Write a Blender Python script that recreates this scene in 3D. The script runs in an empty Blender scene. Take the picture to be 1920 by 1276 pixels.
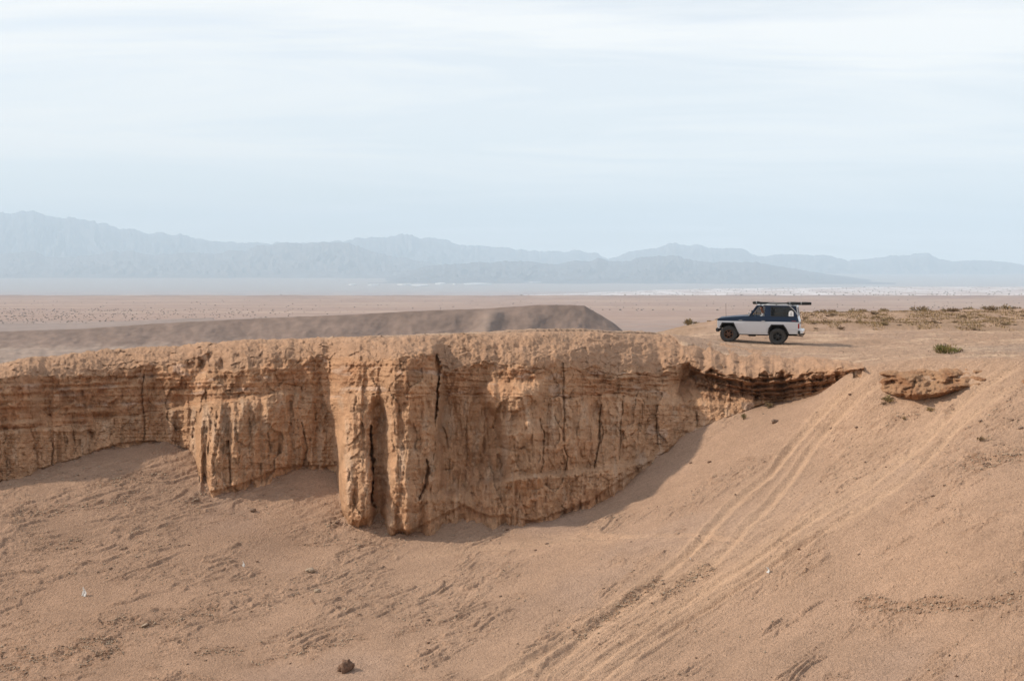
import bpy, bmesh, math, random
import numpy as np
from mathutils import Vector, Matrix

random.seed(7)
R = math.radians
scene = bpy.context.scene
C = scene.collection

# ------------------------------------------------------------------ camera, light, sky, exposure
F, CX, HZ = 2800.0, 960.0, 535.0            # focal length in photo pixels, principal column, horizon row
cam_d = bpy.data.cameras.new('camera'); cam = bpy.data.objects.new('camera', cam_d); C.objects.link(cam)
cam.location = (0, 0, 0); cam.rotation_euler = (R(90), 0, 0)
cam_d.sensor_width = 36; cam_d.lens = F / 1920 * 36
cam_d.shift_y = -(638 - HZ) / 1920
cam_d.clip_start = 0.5; cam_d.clip_end = 200000
scene.camera = cam

TO_SUN = Vector((-0.78, 0.17, 0.60)).normalized()
sun_d = bpy.data.lights.new('sun', 'SUN'); sun = bpy.data.objects.new('sun', sun_d); C.objects.link(sun)
sun.rotation_euler = TO_SUN.to_track_quat('Z', 'Y').to_euler()
sun.location = (-60, 10, 60)
sun_d.energy = 4.8; sun_d.angle = R(2.0); sun_d.color = (1.0, 0.88, 0.72)

world = bpy.data.worlds.new('World'); scene.world = world; world.use_nodes = True
nt = world.node_tree; nt.nodes.clear()
def wn(t, **k):
    n = nt.nodes.new(t)
    for a, b in k.items(): setattr(n, a, b)
    return n
w_out = wn('ShaderNodeOutputWorld'); w_bg = wn('ShaderNodeBackground'); w_bg.inputs[1].default_value = 0.15
sky = wn('ShaderNodeTexSky', sky_type='NISHITA', sun_disc=False)
sky.sun_elevation = math.asin(TO_SUN.z)
sky.sun_rotation = math.atan2(TO_SUN.x, TO_SUN.y)
sky.altitude = 900; sky.air_density = 1.0; sky.dust_density = 2.0; sky.ozone_density = 1.0
tc = wn('ShaderNodeTexCoord'); sep = wn('ShaderNodeSeparateXYZ'); nt.links.new(tc.outputs['Generated'], sep.inputs[0])
def wmath(op, a, b=None):
    n = wn('ShaderNodeMath', operation=op)
    for i, v in enumerate((a, b)):
        if v is None: continue
        if isinstance(v, (int, float)): n.inputs[i].default_value = v
        else: nt.links.new(v, n.inputs[i])
    return n.outputs[0]
zc = wmath('ADD', wmath('MAXIMUM', sep.outputs[2], 0.0), 0.10)
comb = wn('ShaderNodeCombineXYZ')
nt.links.new(wmath('DIVIDE', sep.outputs[0], zc), comb.inputs[0])
nt.links.new(wmath('DIVIDE', sep.outputs[1], zc), comb.inputs[1])
mp = wn('ShaderNodeMapping'); mp.inputs['Scale'].default_value = (0.42, 1.0, 1); mp.inputs['Rotation'].default_value = (0, 0, R(-7)); mp.inputs['Location'].default_value = (3.3, 1.35, 0)
nt.links.new(comb.outputs[0], mp.inputs[0])
nz = wn('ShaderNodeTexNoise'); nz.inputs['Scale'].default_value = 1.15; nz.inputs['Detail'].default_value = 7; nz.inputs['Roughness'].default_value = 0.55; nz.inputs['Distortion'].default_value = 0.9
nt.links.new(mp.outputs[0], nz.inputs['Vector'])
rp = wn('ShaderNodeMapRange'); rp.inputs[1].default_value = 0.40; rp.inputs[2].default_value = 0.60; rp.inputs[3].default_value = 0.70; rp.inputs[4].default_value = 1.0
nt.links.new(nz.outputs[0], rp.inputs[0])
mix = wn('ShaderNodeMix', data_type='RGBA')
mix.inputs[7].default_value = (7.9, 7.65, 7.25, 1)          # sunlit cirrus veil
nt.links.new(wmath('MULTIPLY', rp.outputs[0], wmath('SUBTRACT', 1.0, wmath('MULTIPLY', wmath('MAXIMUM', sep.outputs[2], 0.0), 0.55))), mix.inputs[0]); nt.links.new(sky.outputs[0], mix.inputs[6])
nt.links.new(mix.outputs[2], w_bg.inputs[0]); nt.links.new(w_bg.outputs[0], w_out.inputs[0])

vs = scene.view_settings
scene.display_settings.display_device = 'sRGB'
vs.view_transform = 'Standard'; vs.look = 'None'; vs.gamma = 1; vs.exposure = 0.0; vs.use_curve_mapping = False
scene.cycles.use_denoising = True
scene.cycles.max_bounces = 6; scene.cycles.volume_bounces = 2
scene.cycles.use_adaptive_sampling = False

# ------------------------------------------------------------------ helpers
def P(px, py, Y): return ((px - CX) / F * Y, Y, (HZ - py) / F * Y)

def _hash(ix, iy, seed):
    h = (ix.astype(np.uint32) * np.uint32(374761393) + iy.astype(np.uint32) * np.uint32(668265263) + np.uint32(seed * 1442695041 & 0xffffffff))
    h = (h ^ (h >> np.uint32(13))) * np.uint32(1274126177)
    h = h ^ (h >> np.uint32(16))
    return h
_A = np.arange(256) * (2 * np.pi / 256)
_GX, _GY = np.cos(_A).astype(np.float32), np.sin(_A).astype(np.float32)
def gn(x, y, seed=0):
    x = np.asarray(x, np.float32); y = np.asarray(y, np.float32)
    x0 = np.floor(x); y0 = np.floor(y); fx = x - x0; fy = y - y0
    ix = x0.astype(np.int64).astype(np.int32); iy = y0.astype(np.int64).astype(np.int32)
    def g(dx, dy):
        h = _hash(ix + dx, iy + dy, seed) & np.uint32(255)
        return _GX[h] * (fx - dx) + _GY[h] * (fy - dy)
    u = fx * fx * fx * (fx * (fx * 6 - 15) + 10); v = fy * fy * fy * (fy * (fy * 6 - 15) + 10)
    a = g(0, 0); b = g(1, 0); c = g(0, 1); d = g(1, 1)
    return ((a + (b - a) * u) + ((c + (d - c) * u) - (a + (b - a) * u)) * v) * 1.5
def fbm(x, y, o=4, seed=0, gain=.5):
    s = 0; a = 1.0
    for i in range(o):
        s = s + a * gn(x * 2.03 ** i + i * 17.3, y * 2.03 ** i - i * 9.1, seed + i); a *= gain
    return s
def ridged(x, y, o=4, seed=0, gain=.5):
    s = 0; a = 1.0
    for i in range(o):
        s = s + a * (1 - 2 * np.abs(gn(x * 2.03 ** i + i * 13.7, y * 2.03 ** i + i * 5.3, seed + i))); a *= gain
    return s
def facets(x, y, seed=0, tilt=1.0):
    """broken rock: every cell its own offset and tilt; also the gap to the next cell"""
    x = np.asarray(x, np.float32); y = np.asarray(y, np.float32)
    ix = np.floor(x).astype(np.int32); iy = np.floor(y).astype(np.int32)
    b1 = np.full(x.shape, 9., np.float32); b2 = b1.copy(); val = np.zeros_like(b1)
    for dx in (-1, 0, 1):
        for dy in (-1, 0, 1):
            h = _hash(ix + dx, iy + dy, seed)
            rx = (h & np.uint32(255)).astype(np.float32) / 255; ry = ((h >> np.uint32(8)) & np.uint32(255)).astype(np.float32) / 255
            ro = ((h >> np.uint32(16)) & np.uint32(255)).astype(np.float32) / 255 - .5; ra = (h >> np.uint32(24)).astype(np.float32) * (2 * np.pi / 256)
            ex = x - (ix + dx + rx); ey = y - (iy + dy + ry); d = ex * ex + ey * ey
            c = d < b1
            b2 = np.where(c, b1, np.minimum(b2, d)); val = np.where(c, ro + tilt * (np.cos(ra) * ex + np.sin(ra) * ey), val); b1 = np.where(c, d, b1)
    return val, np.sqrt(b2) - np.sqrt(b1)
def sst(e0, e1, x):
    t = np.clip((x - e0) / (e1 - e0), 0, 1); return t * t * (3 - 2 * t)
def sig(x): return 1 / (1 + np.exp(-np.clip(x, -40, 40)))
def lerp(a, b, t): return a + (b - a) * t
def curve(pts, x):
    p = np.array(pts, float); return np.interp(x, p[:, 0], p[:, 1])

ALB = np.array((1.0, .912, .875))                                   # soil measured darker than the listed sand tones
class TPS:
    def __init__(s, pts, reg=0.02):
        p = np.array(pts, float); s.p = p[:, :2] / 20; n = len(p)
        K = s.k(s.p, s.p) + reg * np.eye(n) * 0.05
        Q = np.c_[np.ones(n), s.p]
        A = np.zeros((n + 3, n + 3)); A[:n, :n] = K; A[:n, n:] = Q; A[n:, :n] = Q.T
        s.w = np.linalg.solve(A, np.r_[p[:, 2], 0, 0, 0])
    @staticmethod
    def k(a, b):
        d2 = ((a[:, None, :] - b[None]) ** 2).sum(-1)
        return 0.5 * d2 * np.log(d2 + 1e-9)
    def __call__(s, X, Y):
        sh = np.shape(X); q = np.c_[np.ravel(X), np.ravel(Y)] / 20; out = np.empty(len(q))
        for i in range(0, len(q), 20000):
            c = q[i:i + 20000]
            out[i:i + 20000] = s.k(c, s.p) @ s.w[:-3] + s.w[-3] + c @ s.w[-2:]
        return out.reshape(sh)

def setprops(o, **k):
    for a, b in k.items():
        if b is not None: o[a] = b
    return o

def grid_mesh(name, X, Y, Z, mat, col=None, smooth=True, alb=None, **props):
    nr, nc = X.shape
    co = np.stack([X, Y, Z], -1).reshape(-1, 3).astype(np.float32)
    i = np.arange(nr * nc).reshape(nr, nc)
    q = np.stack([i[:-1, :-1], i[:-1, 1:], i[1:, 1:], i[1:, :-1]], -1).reshape(-1, 4).astype(np.int32)
    me = bpy.data.meshes.new(name)
    me.vertices.add(len(co)); me.vertices.foreach_set('co', co.ravel())
    me.loops.add(q.size); me.loops.foreach_set('vertex_index', q.ravel())
    me.polygons.add(len(q)); me.polygons.foreach_set('loop_start', np.arange(0, q.size, 4, dtype=np.int32))
    me.update(calc_edges=True)
    me.polygons.foreach_set('use_smooth', np.full(len(q), smooth)); me.update()
    if col is not None:
        at = me.color_attributes.new('albedo', 'FLOAT_COLOR', 'POINT')
        c4 = np.ones((len(co), 4), np.float32); c4[:, :3] = col.reshape(-1, 3) * (ALB if alb is None else alb)
        at.data.foreach_set('color', c4.ravel())
    me.materials.append(mat)
    o = bpy.data.objects.new(name, me); C.objects.link(o)
    return setprops(o, **props)

# ------------------------------------------------------------------ materials
def new_mat(name):
    m = bpy.data.materials.new(name); m.use_nodes = True
    t = m.node_tree; b = t.nodes['Principled BSDF']; return m, t, b
def plain_mat(name, col, rough=.5, metal=0, spec=.5, var=0.0, scale=6, bump=0, trans=0, coat=0):
    m, t, b = new_mat(name)
    b.inputs['Roughness'].default_value = rough; b.inputs['Metallic'].default_value = metal
    b.inputs['Specular IOR Level'].default_value = spec
    b.inputs['Transmission Weight'].default_value = trans; b.inputs['Coat Weight'].default_value = coat
    tcn = t.nodes.new('ShaderNodeTexCoord'); n = t.nodes.new('ShaderNodeTexNoise')
    n.inputs['Scale'].default_value = scale; n.inputs['Detail'].default_value = 5
    t.links.new(tcn.outputs['Object'], n.inputs['Vector'])
    mr = t.nodes.new('ShaderNodeMapRange'); mr.inputs[1].default_value = .3; mr.inputs[2].default_value = .7
    mr.inputs[3].default_value = 1 - var; mr.inputs[4].default_value = 1 + var
    t.links.new(n.outputs[0], mr.inputs[0])
    mx = t.nodes.new('ShaderNodeVectorMath'); mx.operation = 'SCALE'; mx.inputs[0].default_value = col
    t.links.new(mr.outputs[0], mx.inputs['Scale']); t.links.new(mx.outputs[0], b.inputs['Base Color'])
    if bump:
        bp = t.nodes.new('ShaderNodeBump'); bp.inputs['Strength'].default_value = 1; bp.inputs['Distance'].default_value = bump
        t.links.new(n.outputs[0], bp.inputs['Height']); t.links.new(bp.outputs[0], b.inputs['Normal'])
    return m
def dusty_paint(name, col, dust=(0.36, 0.27, 0.19), rough=.32, coat=.25, spec=.5):
    m, t, b = new_mat(name)
    b.inputs['Roughness'].default_value = rough; b.inputs['Coat Weight'].default_value = coat; b.inputs['Specular IOR Level'].default_value = spec
    g = t.nodes.new('ShaderNodeTexCoord'); s = t.nodes.new('ShaderNodeSeparateXYZ'); t.links.new(g.outputs['Object'], s.inputs[0])
    mr = t.nodes.new('ShaderNodeMapRange'); mr.inputs[1].default_value = .5; mr.inputs[2].default_value = .95; mr.inputs[3].default_value = .30; mr.inputs[4].default_value = .03
    t.links.new(s.outputs[2], mr.inputs[0])
    n = t.nodes.new('ShaderNodeTexNoise'); n.inputs['Scale'].default_value = 5; n.inputs['Detail'].default_value = 6
    t.links.new(g.outputs['Object'], n.inputs['Vector'])
    mu = t.nodes.new('ShaderNodeMath'); mu.operation = 'MULTIPLY'; t.links.new(mr.outputs[0], mu.inputs[0]); t.links.new(n.outputs[0], mu.inputs[1])
    mx = t.nodes.new('ShaderNodeMix'); mx.data_type = 'RGBA'; mx.inputs[6].default_value = (*col, 1); mx.inputs[7].default_value = (*dust, 1)
    t.links.new(mu.outputs[0], mx.inputs[0]); t.links.new(mx.outputs[2], b.inputs['Base Color'])
    return m
def earth_mat(name, scales=((3., .35), (14., .5), (60., .35)), bump=.03, bump_scales=(9., 34.), var=.30, patch=None):
    """Base colour = per-vertex soil colour times grain noise; fine relief as bump."""
    m, t, b = new_mat(name); L = t.links.new
    b.inputs['Roughness'].default_value = .95; b.inputs['Specular IOR Level'].default_value = .12
    at = t.nodes.new('ShaderNodeAttribute'); at.attribute_name = 'albedo'
    g = t.nodes.new('ShaderNodeTexCoord')
    acc = None
    for sc, w in scales:
        n = t.nodes.new('ShaderNodeTexNoise'); n.inputs['Scale'].default_value = sc; n.inputs['Detail'].default_value = 4; n.inputs['Roughness'].default_value = .6
        L(g.outputs['Object'], n.inputs['Vector'])
        a = t.nodes.new('ShaderNodeMath'); a.operation = 'MULTIPLY_ADD'; L(n.outputs[0], a.inputs[0]); a.inputs[1].default_value = w * var * 4
        if acc is None: a.inputs[2].default_value = 1 - .5 * var * 4 * sum(w for _, w in scales)
        else: L(acc, a.inputs[2])
        acc = a.outputs[0]
    sc = t.nodes.new('ShaderNodeVectorMath'); sc.operation = 'SCALE'; L(at.outputs['Color'], sc.inputs[0]); L(acc, sc.inputs['Scale'])
    L(sc.outputs[0], b.inputs['Base Color'])
    n1 = t.nodes.new('ShaderNodeTexNoise'); n1.inputs['Scale'].default_value = bump_scales[0]; n1.inputs['Detail'].default_value = 5; n1.inputs['Roughness'].default_value = .62
    v = t.nodes.new('ShaderNodeTexVoronoi'); v.inputs['Scale'].default_value = bump_scales[1]
    L(g.outputs['Object'], n1.inputs['Vector']); L(g.outputs['Object'], v.inputs['Vector'])
    ad = t.nodes.new('ShaderNodeMath'); ad.operation = 'MULTIPLY_ADD'; L(v.outputs['Distance'], ad.inputs[0]); ad.inputs[1].default_value = -.22; L(n1.outputs[0], ad.inputs[2])
    bp = t.nodes.new('ShaderNodeBump'); bp.inputs['Distance'].default_value = bump; bp.inputs['Strength'].default_value = 1
    L(ad.outputs[0], bp.inputs['Height']); L(bp.outputs[0], b.inputs['Normal'])
    return m

M_ground = earth_mat('ground_earth', scales=((2.2, .3), (9., .5), (26., .7)), bump=.085, bump_scales=(13., 30.), var=.34)
M_cliff = earth_mat('cliff_earth', scales=((2.2, .4), (9., .5), (26., .5)), bump=.11, bump_scales=(9., 24.), var=.30)
M_far = earth_mat('far_earth', scales=((.012, .5), (.05, .5), (.2, .3)), bump=1.0, bump_scales=(.03, .15), var=.22)
M_mountain = earth_mat('mountain_rock', scales=((.0006, .5), (.003, .5)), bump=40., bump_scales=(.0012, .004), var=.3)

# ------------------------------------------------------------------ shape of the gully: traced lines with their distances
BASE = [(-300, 940, 57.3), (-100, 918, 58.6), (0, 903, 60), (37, 905, 60.4), (83, 878, 61.6), (140, 863, 62.6), (190, 843, 63.5), (233, 832, 64), (287, 828, 64.2),
        (317, 837, 63.9), (353, 843, 63.2), (367, 857, 62.4), (383, 884, 60.8), (376, 921, 59.4), (393, 924, 59.4), (433, 915, 59.8), (483, 898, 60.8), (520, 880, 61.6),
        (560, 875, 62), (610, 876, 62.2), (633, 873, 61.6), (643, 983, 57.5), (655, 986, 57.2), (677, 977, 57.2), (700, 970, 57.4), (714, 968, 57.6), (723, 987, 56.8), (740, 995, 56.5),
        (767, 997, 56.5), (787, 988, 56.9), (827, 968, 57.6), (850, 957, 58), (870, 948, 58.3), (890, 960, 57.9), (917, 970, 57.5), (950, 968, 57.4), (977, 975, 57.1),
        (1000, 978, 57), (1027, 970, 57.3), (1067, 955, 58), (1107, 940, 58.7), (1140, 917, 59.5), (1180, 892, 60.3), (1217, 867, 61), (1241, 853, 61.3), (1256, 842, 61.5), (1297, 815, 62),
        (1324, 800, 62.1), (1369, 783, 62.3), (1399, 774, 62.4), (1417, 764, 62.7), (1447, 755, 63), (1477, 750, 62.8), (1522, 742, 61.4), (1560, 727, 59.9), (1582, 712, 58.7), (1597, 698, 57.7), (1625, 692, 57)]
_b = sorted(BASE)
base_py = [(a, b) for a, b, c in _b]; base_Y = [(a, c) for a, b, c in _b]
RIM = [(-300, 735, 60), (-100, 705, 62), (0, 683, 63.8), (33, 672, 64.5), (93, 665, 65.4), (167, 657, 66.3), (233, 652, 67), (350, 645, 66.5), (433, 636, 65.5), (500, 633, 65.2), (567, 632, 65), (640, 631, 63),
       (680, 633, 62), (767, 630, 61.5), (900, 627, 62.5), (1000, 624.5, 63), (1133, 624.5, 65), (1183, 626.5, 67), (1240, 627, 68.5), (1300, 630, 69.5), (1340, 640, 69.5), (1400, 655, 68.5), (1480, 664, 66.5), (1560, 674, 62), (1620, 683, 58)]
rim_py = [(a, b) for a, b, c in RIM]; rim_Y = [(a, c) for a, b, c in RIM]
lip_py = [(-300, 765), (0, 706), (49, 701), (97, 703), (126, 699), (170, 700), (206, 694), (243, 689), (320, 682), (352, 672), (430, 692), (500, 678), (600, 664), (680, 668), (767, 662), (812, 664), (830, 690), (865, 690), (900, 676),
          (1000, 682), (1060, 680), (1130, 688), (1190, 690), (1240, 690), (1290, 680), (1330, 693), (1400, 703), (1480, 698), (1560, 692), (1600, 689), (1625, 688)]
lip_Y = [(-300, 58.6), (0, 61), (100, 63), (230, 64.8), (350, 64.2), (440, 62.2), (560, 62.8), (620, 62.4), (660, 60), (740, 58), (815, 58.4), (830, 59.9), (900, 60), (1000, 59.4), (1060, 60), (1140, 61.8), (1240, 64.1), (1290, 64.3), (1330, 63.5), (1400, 62.3), (1480, 61.7), (1560, 59.2), (1600, 57.3), (1625, 56.8)]
k3_py = [(-300, 815), (0, 803), (92, 797), (202, 782), (320, 763), (406, 748), (460, 744), (548, 730), (617, 743), (650, 742), (683, 731), (740, 736), (820, 736), (905, 737), (1000, 737), (1060, 740), (1140, 735), (1240, 728), (1300, 704), (1330, 716), (1400, 735),
         (1447, 749), (1477, 744), (1522, 736), (1560, 721), (1582, 706), (1597, 692), (1625, 690)]
k3_Y = [(-300, 58.2), (0, 60.8), (92, 62.5), (202, 64.3), (320, 64.4), (353, 63.9), (406, 62.0), (460, 61.8), (548, 62.5), (617, 62.6), (650, 59.8), (683, 59.3), (740, 57.8), (820, 58.3), (832, 59.7), (905, 59.7), (1000, 58.9), (1060, 59.5), (1140, 61.1), (1240, 63.4), (1300, 65.0), (1330, 64.4),
        (1400, 63.4), (1447, 63.1), (1477, 62.8), (1522, 61.4), (1560, 59.9), (1582, 58.7), (1597, 57.7), (1625, 57)]
k4_dpy = [(-300, 5), (1140, 6), (1240, 30), (1300, 46), (1350, 40), (1400, 20), (1447, 3), (1625, 1)]
k4_dY = [(-300, -.1), (0, -.12), (200, -.12), (330, -.22), (380, -.4), (550, -.4), (600, -.25), (660, -.3), (700, -.1), (1060, 0), (1140, -.1), (1240, -.9), (1300, -1.9), (1350, -1.2), (1400, -.7), (1447, -.1), (1625, 0)]
BORDER = [(1600, 691, 57.6), (1640, 682, 57), (1700, 674, 57), (1760, 670, 56.5), (1840, 674, 55), (1920, 674, 54), (2050, 672, 53)]

scree_pts = [P(a, b, c) for i, (a, b, c) in enumerate(_b) if i % 2 == 0 and a not in (383, 633)] + [P(*b) for b in BORDER]
scree_pts += [P(*q) for q in [(-150, 1276, 45), (0, 1276, 44), (480, 1276, 42), (960, 1276, 40), (1440, 1276, 37), (1920, 1276, 34), (2050, 1276, 33),
              (0, 1080, 51), (300, 1050, 52.5), (640, 1130, 48.5), (960, 1100, 48.5), (1200, 1000, 51.5), (1440, 1000, 47), (1440, 850, 56), (1760, 1000, 42.5), (1760, 850, 48.5), (1760, 770, 53), (1660, 760, 55), (1560, 800, 56), (1920, 1000, 40), (1920, 850, 45), (1920, 750, 49.5),
              (2050, 1000, 39), (2050, 800, 46), (-150, 1050, 51), (1700, 1150, 39.5), (1200, 1150, 44.5), (240, 1150, 48)]]
scree_pts += [(-14, 30, -12.3), (0, 30, -11.6), (8, 28, -10.6), (-24, 60, -9.0), (-8, 72, -7), (5, 72, -6.5), (24, 66, -2.6), (30, 62, -2.4)]
S = TPS(scree_pts)
# where the car stands: near rear tyre on the ground, nose to the left and slightly away, slight tilt
CAR_ROT = Matrix.Rotation(R(166), 4, 'Z') @ Matrix.Rotation(R(-.9), 4, 'Y') @ Matrix.Rotation(R(-2.0), 4, 'X') @ Matrix.Diagonal((.972, .98, 1.015, 1))
CAR_M = Matrix.Translation(Vector(P(1458, 646.2, 72.0)) - (CAR_ROT @ Vector((0, .72, 0)))) @ CAR_ROT
TYRE_SPOTS = [tuple(CAR_M @ Vector(q)) for q in ((0, .72, .012), (0, -.72, .012), (2.415, .72, .082), (2.415, -.72, .082))]
plat_pts = TYRE_SPOTS + [P(*q) for q in RIM] + [P(*b) for b in BORDER] + [P(*q) for q in [
    (1330, 693, 63.6), (1400, 703, 62.5), (1480, 698, 61.8), (1560, 693, 59.4), (1610, 660, 69), (1540, 652, 70.5), (1500, 662, 67), (1600, 672, 62.5),
    (1700, 640, 73.5), (1700, 656, 66), (1775, 662, 62.5), (1900, 640, 71), (1900, 660, 60.5), (2050, 655, 60), (1330, 632, 76), (1500, 627, 86), (1600, 623.5, 88), (1750, 622, 88), (1920, 625, 86), (2050, 625, 86),
    (1300, 627, 80), (1294, 609, 130), (1350, 600, 137), (1515, 594, 142), (1700, 586, 150), (1800, 582.5, 155), (1920, 581.5, 155), (2050, 581, 155),
    (1600, 617, 102), (1900, 613, 106), (1600, 604, 120), (1900, 598, 126), (1400, 618, 102), (1219, 627, 116), (1450, 606, 120)]]
plat_pts += [((px - CX) / F * Y, Y, z) for px, Y, z in [(1500, 94, -3.3), (1750, 95, -3.3), (2000, 95, -3.3), (1280, 95, -4.0), (1150, 80, -4.0), (1150, 100, -5.6), (900, 75, -4.2), (900, 100, -9), (600, 76, -5), (600, 100, -10), (300, 78, -5.2), (300, 105, -11), (0, 76, -5.6), (0, 105, -12), (-300, 72, -6), (-300, 105, -13),
              (1100, 150, -12), (700, 150, -20), (100, 150, -22), (-300, 150, -22), (1350, 172, -5.5), (1700, 178, -5), (2050, 180, -5), (1350, 215, -14), (1700, 220, -14), (2050, 220, -14), (900, 215, -32), (0, 215, -36)]]
PL = TPS(plat_pts)

# traced streaks on the slope ------------------------------------------------
def polydist(px, py, pts):
    """distance in photo pixels to a polyline, signed side (+ below the line), running parameter 0..1"""
    p = np.array(pts, float); seg = np.hypot(*np.diff(p, axis=0).T); L = seg.sum(); cum = np.r_[0, np.cumsum(seg)]
    best = np.full(px.shape, 1e9); side = np.zeros(px.shape); par = np.zeros(px.shape)
    for i in range(len(p) - 1):
        dx, dy = p[i + 1] - p[i]; l2 = dx * dx + dy * dy
        t = np.clip(((px - p[i, 0]) * dx + (py - p[i, 1]) * dy) / l2, 0, 1)
        ex = px - (p[i, 0] + t * dx); ey = py - (p[i, 1] + t * dy); d = np.hypot(ex, ey)
        m = d < best
        best[m] = d[m]; side[m] = np.sign(dx * ey - dy * ex)[m] * (1 if dx >= 0 else -1); par[m] = ((cum[i] + t * seg[i]) / L)[m]
    return best, side, par
TRACKS = [  # polyline, half width px, depth m, brightness
    ([(1650, 686), (1594, 729), (1537, 777), (1485, 834), (1444, 886), (1402, 922), (1361, 960), (1320, 1008), (1293, 1038), (1252, 1074), (1185, 1125), (1117, 1171), (1049, 1204), (981, 1247), (900, 1290)], 11, .09, 1.0),
    ([(1690, 690), (1625, 735), (1570, 782), (1520, 842), (1478, 900), (1440, 945), (1400, 985), (1345, 1050), (1280, 1090), (1212, 1124), (1171, 1150), (1095, 1195), (1003, 1276)], 11, .07, .8),
    ([(1925, 676), (1837, 728), (1785, 772), (1744, 815), (1702, 856), (1665, 882), (1631, 909), (1575, 940), (1519, 972), (1465, 1010), (1400, 1060), (1330, 1105), (1260, 1150), (1160, 1216), (1070, 1285)], 10, .08, .9),
    ([(1930, 712), (1860, 750), (1805, 790), (1760, 838), (1722, 880), (1680, 915), (1640, 940), (1580, 975), (1520, 1010), (1455, 1050), (1380, 1102), (1300, 1155), (1205, 1215), (1120, 1285)], 9, .07, .9),
    ([(1560, 985), (1449, 1062), (1340, 1135), (1205, 1222), (1150, 1276)], 7, .045, .6),
    ([(1600, 960), (1490, 1030), (1370, 1115), (1240, 1195)], 6, .04, .5),
    ([(1000, 1012), (1090, 1005), (1200, 1008), (1290, 1006), (1400, 1015)], 6, .05, .4),
    ([(760, 1050), (880, 1034), (960, 1030), (1060, 1012), (1180, 1004)], 7, .05, .5),
]
SCARPS = [  # polyline, drop m, ragged px
    ([(1583, 1136), (1606, 1127), (1650, 1127), (1689, 1139), (1724, 1133), (1768, 1127), (1827, 1131), (1860, 1127), (1935, 1102)], .17, 5),
    ([(1345, 1050), (1310, 1072), (1270, 1095), (1225, 1118)], .13, 3), ([(1252, 1074), (1185, 1120), (1117, 1166), (1060, 1195)], .10, 4),
    ([(95, 1234), (140, 1214), (179, 1202), (236, 1190)], .17, 4), ([(-10, 1226), (25, 1219), (60, 1234), (100, 1232)], .12, 4), ([(-10, 1252), (30, 1248), (60, 1260)], .12, 4),
    ([(350, 1149), (380, 1143), (416, 1135)], .09, 2), ([(170, 1172), (240, 1163), (310, 1166), (352, 1160)], .07, 4), ([(140, 1246), (190, 1226), (240, 1214)], .11, 4),
    ([(1802, 855), (1851, 858), (1885, 853), (1925, 846)], .13, 3), ([(1667, 781), (1700, 777), (1726, 767)], .08, 2),
    ([(1765, 775), (1790, 760)], .06, 2), ([(1425, 860), (1450, 852)], .04, 2), ([(1380, 859), (1420, 855)], .05, 2),
    ([(160, 908), (240, 893), (330, 886)], .09, 3), ([(0, 962), (100, 955), (190, 940), (260, 935)], .08, 4), ([(340, 945), (372, 928), (400, 905)], .1, 3), ([(345, 935), (420, 955), (500, 965)], .05, 5),
    ([(530, 1005), (600, 1012), (690, 1005), (740, 1015)], .06, 5), ([(640, 1022), (690, 1014), (740, 1016)], .07, 4), ([(60, 1020), (130, 1012), (160, 1008)], .07, 3),
    ([(1540, 1270), (1570, 1258), (1600, 1256)], .06, 3), ([(1260, 1000), (1285, 985)], .05, 2), ([(1800, 868), (1835, 872), (1880, 862)], .06, 4), ([(560, 1215), (620, 1203), (700, 1185)], .06, 5), ([(350, 1222), (410, 1213), (470, 1215)], .08, 5),
    ([(720, 1190), (800, 1165), (880, 1150)], .06, 4), ([(460, 1240), (540, 1222), (590, 1205)], .07, 5), ([(1015, 1178), (1060, 1158)], .05, 2), ([(630, 975), (615, 985)], .1, 2)]
_gpx = np.arange(-1200, 3200, 2.0)
_gv = np.cumsum(np.tan(np.radians(curve([(-1200, 10), (0, 11), (500, 14), (900, 22), (1300, 32), (1500, 33), (1700, 27), (1950, 24), (3200, 24)], _gpx)))) * 2.0

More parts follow.
